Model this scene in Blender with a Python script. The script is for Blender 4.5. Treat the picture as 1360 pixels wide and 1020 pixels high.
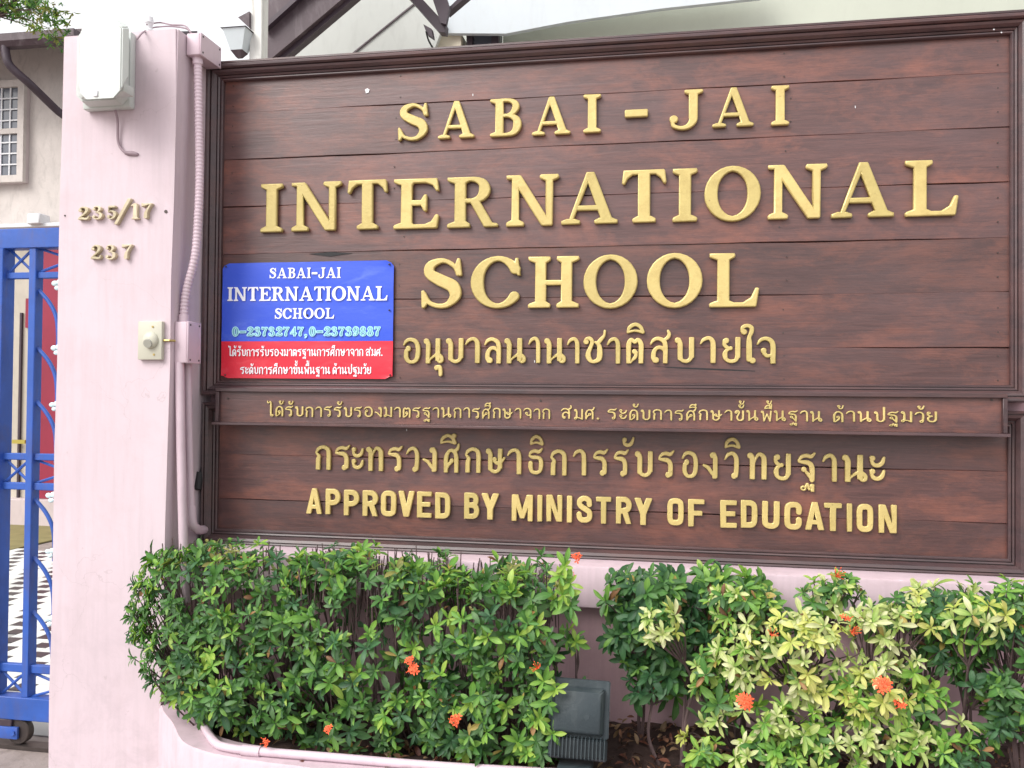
import bpy, bmesh, math, random
import numpy as np
from mathutils import Vector, Matrix
random.seed(7); rng = np.random.default_rng(7)
R = math.radians
scene = bpy.context.scene
for o in list(bpy.data.objects): bpy.data.objects.remove(o)

# ------------------------------------------------------------------ camera
CAM = Vector((0.0, -2.7, 1.5)); FPX = 1150.0
ax = Vector((6400, -40, 1150)).normalized()            # world X seen in camera axes
az = Vector((644, 70500, -1150)); az = (az - ax*az.dot(ax)).normalized()
ay = az.cross(ax)
ROT = Matrix((ax, ay, az))                             # camera vector -> world vector
cd = bpy.data.cameras.new('camera'); cam = bpy.data.objects.new('camera', cd)
scene.collection.objects.link(cam); scene.camera = cam
cam.matrix_world = Matrix.Translation(CAM) @ ROT.to_4x4()
cd.sensor_width = 36; cd.lens = FPX/1360*36; cd.clip_end = 500; cd.clip_start = .05
# ------------------------------------------------------------------ sky and sun
SUN_EL, SUN_AZ = R(42), R(-142)                        # sun stands upper left, behind the camera
w = bpy.data.worlds.new("World"); scene.world = w; w.use_nodes = True
wn = w.node_tree; wn.nodes.clear()
wo = wn.nodes.new('ShaderNodeOutputWorld'); bg = wn.nodes.new('ShaderNodeBackground')
sk = wn.nodes.new('ShaderNodeTexSky'); sk.sky_type = 'NISHITA'; sk.sun_disc = False
sk.sun_elevation = SUN_EL; sk.sun_rotation = SUN_AZ; sk.dust_density = 9; sk.air_density = 1.6; sk.ozone_density = .6
hs = wn.nodes.new('ShaderNodeHueSaturation'); hs.inputs['Saturation'].default_value = .2
wn.links.new(sk.outputs[0], hs.inputs['Color']); 
vl = wn.nodes.new('ShaderNodeMix'); vl.data_type = 'RGBA'; vl.inputs[0].default_value = .72      # even white cloud cover over the blue
vl.inputs[7].default_value = (4.4, 4.4, 4.55, 1); wn.links.new(hs.outputs[0], vl.inputs[6]); wn.links.new(vl.outputs[2], bg.inputs[0])
bg.inputs[1].default_value = .15
wn.links.new(bg.outputs[0], wo.inputs[0])
sd = bpy.data.lights.new('sun', 'SUN'); sd.energy = 1.0; sd.angle = R(34); sd.color = (1, .97, .93)
sun = bpy.data.objects.new('sun', sd); scene.collection.objects.link(sun)
sv = Vector((math.sin(SUN_AZ)*math.cos(SUN_EL), math.cos(SUN_AZ)*math.cos(SUN_EL), math.sin(SUN_EL)))
sun.rotation_euler = sv.to_track_quat('Z', 'Y').to_euler()
vs = scene.view_settings; vs.view_transform = 'Standard'; vs.look = 'None'; vs.gamma = 1; vs.use_curve_mapping = False
vs.exposure = 1.0

# ------------------------------------------------------------------ helpers
def ray(px, py): return ROT @ Vector((px-680, 510-py, -FPX))
def P(px, py, Y):                                      # point of plane y=Y seen at a photo pixel
    d = ray(px, py); return CAM + d*((Y-CAM.y)/d.y)
def PX(px, py, X):
    d = ray(px, py); return CAM + d*((X-CAM.x)/d.x)
def PZ(px, py, Z):
    d = ray(px, py); return CAM + d*((Z-CAM.z)/d.z)
C = scene.collection
def link(o, parent=None):
    C.objects.link(o)
    if parent is not None: o.parent = parent
    return o
def tag(o, label=None, cat=None, group=None, kind=None):
    if label: o['label'] = label
    if cat: o['category'] = cat
    if group: o['group'] = group
    if kind: o['kind'] = kind
    return o
def thing(name, loc, label, cat, group=None):
    o = bpy.data.objects.new(name, None); o.empty_display_size = .05; o.location = loc; link(o)
    return tag(o, label, cat, group)
def meshobj(name, me, m, parent=None, world=True):
    if m is not None and not me.materials: me.materials.append(m)
    o = bpy.data.objects.new(name, me); link(o, parent)
    if parent is not None and world: o.location = -Vector(parent.location)   # vertices are given in world space
    return o
def finish(bm, name, m, parent=None, smooth=False):
    bmesh.ops.recalc_face_normals(bm, faces=bm.faces)
    me = bpy.data.meshes.new(name); bm.to_mesh(me); bm.free()
    if smooth:
        for p in me.polygons: p.use_smooth = True
        try: me.set_sharp_from_angle(angle=R(40))
        except Exception: pass
    return meshobj(name, me, m, parent)
def bx(bm, a, b, bev=0, seg=1):
    a, b = Vector(a), Vector(b)
    c = (a+b)/2; s = Vector((abs(b.x-a.x), abs(b.y-a.y), abs(b.z-a.z)))
    t = bmesh.new(); bmesh.ops.create_cube(t, size=1)
    for v in t.verts: v.co = Vector((v.co.x*s.x, v.co.y*s.y, v.co.z*s.z)) + c
    if bev: bmesh.ops.bevel(t, geom=t.edges[:], offset=bev, segments=seg, affect='EDGES', profile=.5)
    me = bpy.data.meshes.new('t'); t.to_mesh(me); t.free(); bm.from_mesh(me); bpy.data.meshes.remove(me)
def box(name, a, b, m, parent=None, bev=0, seg=1):
    bm = bmesh.new(); bx(bm, a, b, bev, seg); return finish(bm, name, m, parent, smooth=bev > 0)
def prism(bm, pts, off):                               # polygon of 3-D points pushed along off
    off = Vector(off); n = len(pts)
    a = [bm.verts.new(Vector(p)) for p in pts]; b = [bm.verts.new(Vector(p)+off) for p in pts]
    bm.faces.new(a); bm.faces.new(b[::-1])
    for i in range(n): bm.faces.new((a[i], b[i], b[(i+1) % n], a[(i+1) % n]))
def tube(bm, pts, rad, seg=8, cap=True):
    pts = [Vector(p) for p in pts]; n = len(pts)
    rs = rad if isinstance(rad, (list, tuple)) else [rad]*n
    u = None; rings = []
    for i, p in enumerate(pts):
        d = (pts[min(i+1, n-1)]-pts[max(i-1, 0)])
        d = d.normalized() if d.length > 1e-9 else Vector((0, 0, 1))
        if u is None: u = d.orthogonal().normalized()
        u = (u-d*u.dot(d)); u = u.normalized() if u.length > 1e-6 else d.orthogonal().normalized()
        v = d.cross(u)
        rings.append([bm.verts.new(p+(u*math.cos(2*math.pi*k/seg)+v*math.sin(2*math.pi*k/seg))*rs[i]) for k in range(seg)])
    for a, b in zip(rings, rings[1:]):
        for k in range(seg): bm.faces.new((a[k], a[(k+1) % seg], b[(k+1) % seg], b[k]))
    if cap: bm.faces.new(rings[0][::-1]); bm.faces.new(rings[-1])
def smooth_pts(pts, n=8):
    pts = [Vector(p) for p in pts]; out = []
    q = [pts[0]*2-pts[1]]+pts+[pts[-1]*2-pts[-2]]
    for i in range(1, len(q)-2):
        for k in range(n):
            t = k/n; a, b, c, d = q[i-1:i+3]
            out.append(.5*((2*b)+(c-a)*t+(2*a-5*b+4*c-d)*t*t+(-a+3*b-3*c+d)*t**3))
    out.append(pts[-1]); return out
def tubeobj(name, pts, rad, m, parent=None, seg=10):
    bm = bmesh.new(); tube(bm, pts, rad, seg); return finish(bm, name, m, parent, smooth=True)

# ------------------------------------------------------------------ materials
def nd(t, ty, **k):
    n = t.nodes.new(ty)
    for a, b in k.items():
        if a in n.inputs: n.inputs[a].default_value = b
        else: setattr(n, a, b)
    return n
def base(name):
    m = bpy.data.materials.new(name); m.use_nodes = True; t = m.node_tree
    return m, t, t.nodes['Principled BSDF']
def ramp(t, fac, stops):
    r = t.nodes.new('ShaderNodeValToRGB'); e = r.color_ramp.elements
    while len(e) < len(stops): e.new(.5)
    for el, (p, c) in zip(e, stops): el.position = p; el.color = (*c, 1) if len(c) == 3 else c
    t.links.new(fac, r.inputs[0]); return r.outputs[0]
def coords(t, scale=(1, 1, 1)):
    g = t.nodes.new('ShaderNodeNewGeometry'); mp = t.nodes.new('ShaderNodeMapping'); mp.inputs['Scale'].default_value = scale
    t.links.new(g.outputs['Position'], mp.inputs[0]); return mp.outputs[0]
def noise(t, vec, scale, detail=4, rough=.6, dist=0):
    n = nd(t, 'ShaderNodeTexNoise', Scale=scale, Detail=detail, Roughness=rough, Distortion=dist)
    t.links.new(vec, n.inputs['Vector']); return n.outputs['Fac']
def mixc(t, f, a, b, mode='MIX'):
    m = t.nodes.new('ShaderNodeMix'); m.data_type = 'RGBA'; m.blend_type = mode
    if isinstance(f, float): m.inputs[0].default_value = f
    else: t.links.new(f, m.inputs[0])
    for s, v in ((6, a), (7, b)):
        if isinstance(v, tuple): m.inputs[s].default_value = (*v, 1)
        else: t.links.new(v, m.inputs[s])
    return m.outputs[2]
def bump(t, b, h, strength=.3, dist=.01):
    n = nd(t, 'ShaderNodeBump', Strength=strength, Distance=dist)
    t.links.new(h, n.inputs['Height']); t.links.new(n.outputs[0], b.inputs['Normal'])
def paint(name, col, rough=.6, var=.12, scale=3, dirt=None, dirt_amt=.3, bs=60, bstr=.15, spec=.4, metal=0, dirt_scale=(3,3,1)):
    m, t, b = base(name)
    v = coords(t); c = tuple(col); lo = tuple(x*(1-var) for x in c); hi = tuple(min(1, x*(1+var*.6)) for x in c)
    o = ramp(t, noise(t, v, scale, 6), [(.3, lo), (.7, hi)])
    if dirt:
        f = ramp(t, noise(t, coords(t, dirt_scale), 4, 8, .7, .6), [(.5, (0, 0, 0)), (.75, (dirt_amt,)*3)])
        o = mixc(t, f, o, tuple(dirt))
    t.links.new(o, b.inputs['Base Color']); b.inputs['Roughness'].default_value = rough
    b.inputs['Specular IOR Level'].default_value = spec; b.inputs['Metallic'].default_value = metal
    bump(t, b, noise(t, v, bs, 4), bstr, .004)
    return m
M = {}
def pinkwall(name, col, streak=.5):
    m, t, b = base(name)
    v = coords(t)
    o = ramp(t, noise(t, v, 2.2, 6), [(.3, tuple(x*.93 for x in col)), (.7, col)])
    st = ramp(t, noise(t, coords(t, (9, 9, .7)), 2.5, 7, .7), [(.46, (0, 0, 0)), (.75, (streak*1.0,)*3)])
    o = mixc(t, st, o, tuple(x*k for x, k in zip(col, (.72, .74, .72))))
    sp = ramp(t, noise(t, v, 34, 3, .6), [(.70, (0, 0, 0)), (.76, (streak*.55,)*3)])
    o = mixc(t, sp, o, (.32, .26, .26))
    bl = ramp(t, noise(t, v, 5.5, 8, .7, .6), [(.5, (0, 0, 0)), (.78, (streak*1.1,)*3)])
    o = mixc(t, bl, o, tuple(x*k for x, k in zip(col, (.80, .78, .76))))
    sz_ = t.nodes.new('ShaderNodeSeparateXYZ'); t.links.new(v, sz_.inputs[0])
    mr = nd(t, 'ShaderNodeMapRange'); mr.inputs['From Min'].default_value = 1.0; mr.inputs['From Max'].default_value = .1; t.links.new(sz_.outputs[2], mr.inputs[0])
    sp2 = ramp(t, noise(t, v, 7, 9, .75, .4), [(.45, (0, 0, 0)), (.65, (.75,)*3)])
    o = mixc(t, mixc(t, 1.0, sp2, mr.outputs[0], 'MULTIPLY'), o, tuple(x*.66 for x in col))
    cr = nd(t, 'ShaderNodeTexVoronoi', feature='DISTANCE_TO_EDGE', Scale=2.6)
    wv = t.nodes.new('ShaderNodeVectorMath'); wv.operation = 'ADD'
    nn = nd(t, 'ShaderNodeTexNoise', Scale=5.0, Detail=5.0); t.links.new(v, nn.inputs['Vector'])
    sc = t.nodes.new('ShaderNodeVectorMath'); sc.operation = 'SCALE'; sc.inputs['Scale'].default_value = .35
    t.links.new(nn.outputs['Color'], sc.inputs[0]); t.links.new(v, wv.inputs[0]); t.links.new(sc.outputs[0], wv.inputs[1])
    t.links.new(wv.outputs[0], cr.inputs['Vector'])
    ck = ramp(t, cr.outputs['Distance'], [(0, (.35,)*3), (.004, (0, 0, 0))])
    ms = ramp(t, noise(t, v, 1.3, 2), [(.5, (0, 0, 0)), (.62, (1, 1, 1))])
    ck = mixc(t, 1.0, ck, ms, 'MULTIPLY')
    o = mixc(t, ck, o, (.3, .24, .25))
    t.links.new(o, b.inputs['Base Color']); b.inputs['Roughness'].default_value = .62; b.inputs['Specular IOR Level'].default_value = .35
    bump(t, b, noise(t, v, 14, 8, .65), .22, .006)
    return m
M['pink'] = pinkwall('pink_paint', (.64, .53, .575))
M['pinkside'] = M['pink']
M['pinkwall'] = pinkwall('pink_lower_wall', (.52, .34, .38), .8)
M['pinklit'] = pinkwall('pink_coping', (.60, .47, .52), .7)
M['pipe'] = paint('pink_painted_pvc', (.63, .50, .56), .45, .08, 5, (.35, .28, .3), .35, 90, .1)
def wood(name, dark, mid, red, rough=.42, off=0.0, streaks=True):
    m, t, b = base(name)
    oi = t.nodes.new('ShaderNodeObjectInfo')
    g = t.nodes.new('ShaderNodeNewGeometry')
    cmb = t.nodes.new('ShaderNodeVectorMath'); cmb.operation = 'MULTIPLY_ADD'
    cv = t.nodes.new('ShaderNodeCombineXYZ'); 
    for k in range(3): t.links.new(oi.outputs['Random'], cv.inputs[k])
    t.links.new(cv.outputs[0], cmb.inputs[0]); cmb.inputs[1].default_value = (7, 3, 5); t.links.new(g.outputs['Position'], cmb.inputs[2])
    def mp(s):
        q = t.nodes.new('ShaderNodeMapping'); q.inputs['Scale'].default_value = s; t.links.new(cmb.outputs[0], q.inputs[0]); return q.outputs[0]
    grain = noise(t, mp((1.1, 12, 15)), 4, 10, .72, .6)
    fine = noise(t, mp((4, 60, 110)), 5, 6, .7)
    patch = noise(t, mp((1.9, 3, 4.6)), 2.0, 10, .72, .25)
    o = ramp(t, grain, [(.32, dark), (.62, mid)])
    pf = ramp(t, patch, [(.46, (0, 0, 0)), (.62, (.85,)*3)])
    o = mixc(t, pf, o, red)
    ff = ramp(t, fine, [(.35, (.45,)*3), (.6, (1, 1, 1))])
    o = mixc(t, .55, o, mixc(t, 1.0, o, ff, 'MULTIPLY'))
    # bleached grey weathering
    wf = ramp(t, noise(t, mp((.9, 2, 2.6)), 1.3, 7, .7), [(.45, (0, 0, 0)), (.75, (.5,)*3)])
    o = mixc(t, wf, o, tuple(.5*(a+b_)+.018 for a, b_ in zip(mid, (.07, .055, .07))))
    # little pale scuffs
    cf = ramp(t, noise(t, mp((6, 9, 22)), 5, 4, .6), [(.72, (0, 0, 0)), (.8, (.35,)*3)])
    o = mixc(t, cf, o, (.32, .2, .16))
    # per plank tone
    tn = nd(t, 'ShaderNodeMapRange'); tn.inputs['To Min'].default_value = .8; tn.inputs['To Max'].default_value = 1.22
    t.links.new(oi.outputs['Random'], tn.inputs[0])
    vm = t.nodes.new('ShaderNodeVectorMath'); vm.operation = 'SCALE'; t.links.new(o, vm.inputs[0]); t.links.new(tn.outputs[0], vm.inputs['Scale'])
    t.links.new(vm.outputs[0], b.inputs['Base Color']); b.inputs['Coat Weight'].default_value = .6; b.inputs['Coat Roughness'].default_value = .45
    rr = nd(t, 'ShaderNodeMapRange'); rr.inputs['To Min'].default_value = rough-.08; rr.inputs['To Max'].default_value = rough+.2
    t.links.new(patch, rr.inputs[0]); t.links.new(rr.outputs[0], b.inputs['Roughness'])
    b.inputs['Specular IOR Level'].default_value = .5
    bump(t, b, grain, .35, .0035)
    return m
M['plank'] = wood('varnished_planks', (.066, .027, .026), (.118, .050, .045), (.215, .074, .050), .30)
M['frame'] = wood('dark_frame_wood', (.036, .018, .021), (.078, .038, .040), (.11, .046, .042), .34)
def gold(name, col):
    m, t, b = base(name); v = coords(t)
    o = ramp(t, noise(t, v, 9, 5), [(.3, tuple(x*.86 for x in col)), (.7, col)])
    f = ramp(t, noise(t, v, 120, 3, .6), [(.68, (0, 0, 0)), (.74, (.6,)*3)])
    o = mixc(t, f, o, (.25, .17, .08))
    gf = ramp(t, noise(t, v, 22, 8, .75), [(.48, (0, 0, 0)), (.72, (.55,)*3)])
    o = mixc(t, gf, o, tuple(x*k for x, k in zip(col, (.66, .6, .5))))
    oi = t.nodes.new('ShaderNodeObjectInfo'); rv = ramp(t, oi.outputs['Random'], [(0, (.86, .86, .84)), (1, (1.08, 1.06, 1.1))])
    o = mixc(t, 1.0, o, rv, 'MULTIPLY')
    t.links.new(o, b.inputs['Base Color']); b.inputs['Roughness'].default_value = .3; b.inputs['Metallic'].default_value = .15
    bump(t, b, noise(t, v, 110, 5), .35, .003); return m
M['gold'] = gold('gold_paint', (.66, .53, .20))
M['numgold'] = gold('pale_gold_numbers', (.62, .54, .37))
M['white'] = paint('white_paint', (.68, .68, .70), .4, .05, 4, (.45, .45, .45), .3)
M['printwhite'] = paint('printed_white', (.85, .87, .92), .35, .02, 4, bstr=0)
M['printcyan'] = paint('printed_cyan', (.42, .78, .86), .35, .02, 4, bstr=0)
M['printteal'] = paint('printed_teal', (.13, .36, .45), .35, .02, 4, bstr=0)
def sheet(name, col, hi):
    m, t, b = base(name); v = coords(t, (1, 1, 1))
    f = ramp(t, noise(t, coords(t, (2.5, 2, 8)), 3, 5, .6, .8), [(.55, (0, 0, 0)), (.8, (.35,)*3)])
    o = mixc(t, f, col, hi); t.links.new(o, b.inputs['Base Color']); b.inputs['Roughness'].default_value = .3
    bump(t, b, noise(t, coords(t, (1, 1, 2)), 9, 4), .25, .006); return m
M['blue_sheet'] = sheet('blue_print_sheet', (.04, .10, .66), (.2, .3, .75))
M['red_sheet'] = sheet('red_print_sheet', (.72, .03, .055), (.8, .15, .18))
M['gateblue'] = paint('blue_gate_paint', (.038, .112, .44), .45, .2, 6, (.12, .09, .1), .45, 60, .15)
M['black'] = paint('black_rubber', (.02, .02, .022), .6)
M['steel'] = paint('grimy_steel', (.09, .075, .07), .45, .2, 20, metal=.6)
M['ltblue'] = paint('pale_blue_ornament', (.62, .78, .82), .5)
M['meter'] = paint('meter_cover', (.56, .60, .57), .25, .06, 4, (.35, .34, .32), .35)
M['cream'] = paint('cream_plastic', (.52, .51, .42), .4, .04, 4)
M['brass'] = paint('brass', (.5, .38, .14), .35, metal=.8)
M['dirt_wire'] = paint('grimy_wire', (.32, .24, .27), .6)
M['roughcast'] = paint('roughcast_wall', (.58, .53, .50), .85, .12, 3, (.3, .28, .26), .5, 45, .9, dirt_scale=(3, 3, 1.2))
M['browntrim'] = paint('dark_brown_trim', (.075, .05, .06), .5, .2, 5, (.3, .27, .28), .35, 50, .2)
M['browndark'] = paint('dark_brown_beam', (.06, .042, .055), .5, .2, 5)
M['housewall'] = paint('cream_house_wall', (.50, .53, .45), .7, .06, 1.5, (.42, .44, .38), .3, 30, .1)
M['soffit'] = paint('pale_soffit', (.58, .63, .66), .7, .05, 1.5, (.48, .5, .5), .3, 30, .1)
M['soffitside'] = paint('grey_soffit_board', (.52, .54, .51), .7, .06, 1.5, (.36, .37, .35), .4, 30, .1)
M['warmcream'] = paint('warm_cream', (.72, .66, .52), .7)
M['reddoor'] = paint('red_door', (.27, .022, .05), .5, .15, 3)
M['beige'] = paint('beige_wall', (.50, .45, .38), .8, .1, 4, (.3, .27, .23), .4)
M['step'] = paint('grey_step', (.55, .47, .47), .8, .08, 4, (.35, .3, .3), .4)
M['olive'] = paint('olive_mat', (.22, .19, .08), .9, .2, 6)
M['tilewhite'] = paint('white_tile', (.70, .72, .69), .35, .06, 3, (.45, .43, .4), .35)
M['tileblack'] = paint('black_tile', (.045, .04, .05), .35, .1, 5)
M['concrete'] = paint('worn_concrete', (.30, .25, .23), .9, .25, 2.5, (.14, .11, .1), .7, 70, .8)
M['soil'] = paint('dark_soil', (.045, .026, .022), .95, .5, 12, (.1, .06, .05), .6, 60, 1.0)
M['lampgrey'] = paint('dark_floodlight_metal', (.032, .045, .052), .5, .15, 8, (.13, .15, .15), .35, 90, .3)
M['lampglass'] = paint('frosted_lamp_glass', (.6, .66, .68), .3)
M['glass'] = paint('dark_window_glass', (.10, .11, .14), .12, .2, 2, spec=.8)
M['bark'] = paint('shrub_bark', (.10, .065, .065), .85, .35, 20, (.2, .16, .14), .5, 90, .6)
M['yellow'] = paint('yellow_tape', (.42, .34, .07), .5)
M['grout'] = paint('grey_grout', (.35, .34, .33), .9)
def leafmat():
    m, t, b = base('leaf'); a = nd(t, 'ShaderNodeAttribute', attribute_name='leafcol')
    uv = nd(t, 'ShaderNodeAttribute', attribute_name='leafuv')
    sx = t.nodes.new('ShaderNodeSeparateXYZ'); t.links.new(uv.outputs['Vector'], sx.inputs[0])
    rib = ramp(t, sx.outputs[0], [(.0, (1.35, 1.3, 1.3)), (.12, (1, 1, 1)), (1, (.92, .92, .92))])
    o = mixc(t, 1.0, a.outputs['Color'], rib, 'MULTIPLY')
    v = coords(t); n = ramp(t, noise(t, v, 40, 3), [(.3, (.82, .82, .82)), (.7, (1.1, 1.1, 1.1))])
    o = mixc(t, 1.0, o, n, 'MULTIPLY')
    t.links.new(o, b.inputs['Base Color']); b.inputs['Roughness'].default_value = .48; b.inputs['Specular IOR Level'].default_value = .4
    tr = t.nodes.new('ShaderNodeBsdfTranslucent'); t.links.new(mixc(t, 1.0, o, (1.0, 1.15, .5), 'MULTIPLY'), tr.inputs[0])
    mx = t.nodes.new('ShaderNodeMixShader'); mx.inputs[0].default_value = .28
    t.links.new(b.outputs[0], mx.inputs[1]); t.links.new(tr.outputs[0], mx.inputs[2])
    t.links.new(mx.outputs[0], t.nodes['Material Output'].inputs[0]); return m
M['leaf'] = leafmat()
M['petal'] = paint('orange_petal', (.85, .13, .045), .6, .2, 40)

# ------------------------------------------------------------------ glyphs: distance fields -> outlines -> raised letters
def _cr(pts, n=7):
    pts = np.array(pts, float)
    if len(pts) < 3: return pts
    q = np.vstack([2*pts[0]-pts[1], pts, 2*pts[-1]-pts[-2]]); out = []
    for i in range(1, len(q)-2):
        a, b, c, d = q[i-1:i+3]
        for k in range(n):
            t = k/n; out.append(.5*(2*b+(c-a)*t+(2*a-5*b+4*c-d)*t*t+(-a+3*b-3*c+d)*t**3))
    out.append(pts[-1]); return np.array(out)
def stroke_sdf(X, Y, pts):
    d = np.full(X.shape, 9.)
    for a, b in zip(pts, pts[1:]):
        v = b[:2]-a[:2]; L = v@v+1e-12
        t = np.clip(((X-a[0])*v[0]+(Y-a[1])*v[1])/L, 0, 1)
        dd = np.hypot(X-a[0]-t*v[0], Y-a[1]-t*v[1])-(a[2]+(b[2]-a[2])*t)/2
        d = np.minimum(d, dd)
    return d
def poly_sdf(X, Y, pts):
    d = np.full(X.shape, 9.); ins = np.zeros(X.shape, bool); n = len(pts)
    for i in range(n):
        a, b = pts[i], pts[(i+1) % n]; vx, vy = b[0]-a[0], b[1]-a[1]
        t = np.clip(((X-a[0])*vx+(Y-a[1])*vy)/(vx*vx+vy*vy+1e-12), 0, 1)
        d = np.minimum(d, np.hypot(X-a[0]-t*vx, Y-a[1]-t*vy))
        if a[1] != b[1]:
            c = ((a[1] > Y) != (b[1] > Y)) & (X < (b[0]-a[0])*(Y-a[1])/(b[1]-a[1])+a[0]); ins ^= c
    return np.where(ins, -d, d)
def contours(F, xs, ys):
    ny, nx = F.shape; S = F < 0
    seg = {}
    code = S[:-1, :-1]*1+S[:-1, 1:]*2+S[1:, 1:]*4+S[1:, :-1]*8
    T = {1: [(3, 0)], 2: [(0, 1)], 3: [(3, 1)], 4: [(1, 2)], 5: [(3, 2), (1, 0)], 6: [(0, 2)], 7: [(3, 2)], 8: [(2, 3)], 9: [(2, 0)], 10: [(0, 3), (2, 1)], 11: [(2, 1)], 12: [(1, 3)], 13: [(1, 0)], 14: [(0, 3)]}
    def key(j, i, e): return {0: ('h', j, i), 1: ('v', j, i+1), 2: ('h', j+1, i), 3: ('v', j, i)}[e]
    for j, i in zip(*np.nonzero((code > 0) & (code < 15))):
        for a, b in T[int(code[j, i])]: seg[key(j, i, a)] = key(j, i, b)
    def pos(k):
        ty, j, i = k
        if ty == 'h':
            f0, f1 = F[j, i], F[j, i+1]; t = f0/(f0-f1); return (xs[i]+(xs[i+1]-xs[i])*t, ys[j])
        f0, f1 = F[j, i], F[j+1, i]; t = f0/(f0-f1); return (xs[i], ys[j]+(ys[j+1]-ys[j])*t)
    loops = []
    while seg:
        s, n = seg.popitem(); L = [s]
        while n != s and n in seg: L.append(n); n = seg.pop(n)
        if len(L) > 6: loops.append([pos(k) for k in L])
    return loops
def simplify(P_, tol):
    P_ = np.array(P_); n = len(P_)
    far = int(np.argmax(((P_-P_[0])**2).sum(1)))
    def dp(a):
        if len(a) < 3: return [a[0]]
        v = a[-1]-a[0]; L = math.hypot(*v)+1e-12
        d = np.abs(v[0]*(a[:, 1]-a[0, 1])-v[1]*(a[:, 0]-a[0, 0]))/L; k = int(d.argmax())
        if d[k] < tol: return [a[0]]
        return dp(a[:k+1])+dp(a[k:])
    return np.array(dp(P_[:far+1])+dp(np.vstack([P_[far:], P_[:1]])))
def dedupe(P_, d=.007):
    out = [P_[0]]
    for p in P_[1:]:
        if math.hypot(*(p-out[-1])) > d: out.append(p)
    if math.hypot(*(out[0]-out[-1])) < d: out.pop()
    return np.array(out)
G = {}       # glyph -> function(style) -> list of primitives, clip
def S(*p): return ('s', p)
def Ln(*p): return ('l', p)
def PL(*p): return ('p', p)
def D(x, y, r): return ('l', ((x, y, 2*r), (x+.001, y, 2*r)))
def stem(xc, w_, l, r, y0=0, y1=1, sh=.075, br=.055, top=True, bot=True):
    out = [PL((xc-w_/2, y0), (xc+w_/2, y0), (xc+w_/2, y1), (xc-w_/2, y1))]
    if top: out.append(PL((l, y1), (r, y1), (r, y1-sh), (xc+w_/2, y1-sh-br), (xc-w_/2, y1-sh-br), (l, y1-sh)))
    if bot: out.append(PL((l, y0), (r, y0), (r, y0+sh), (xc+w_/2, y0+sh+br), (xc-w_/2, y0+sh+br), (l, y0+sh)))
    return out
def ring(cx, cy, rx, ry, wside, wtop, n=28, a0=0, a1=360):
    p = []
    for k in range(n+1):
        a = R(a0+(a1-a0)*k/n); s = abs(math.cos(a))**1.4
        p.append((cx+(rx-(wtop+(wside-wtop)*s)/2)*math.cos(a), cy+(ry-(wtop+(wside-wtop)*s)/2)*math.sin(a), wtop+(wside-wtop)*s))
    return ('l', tuple(p))
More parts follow.
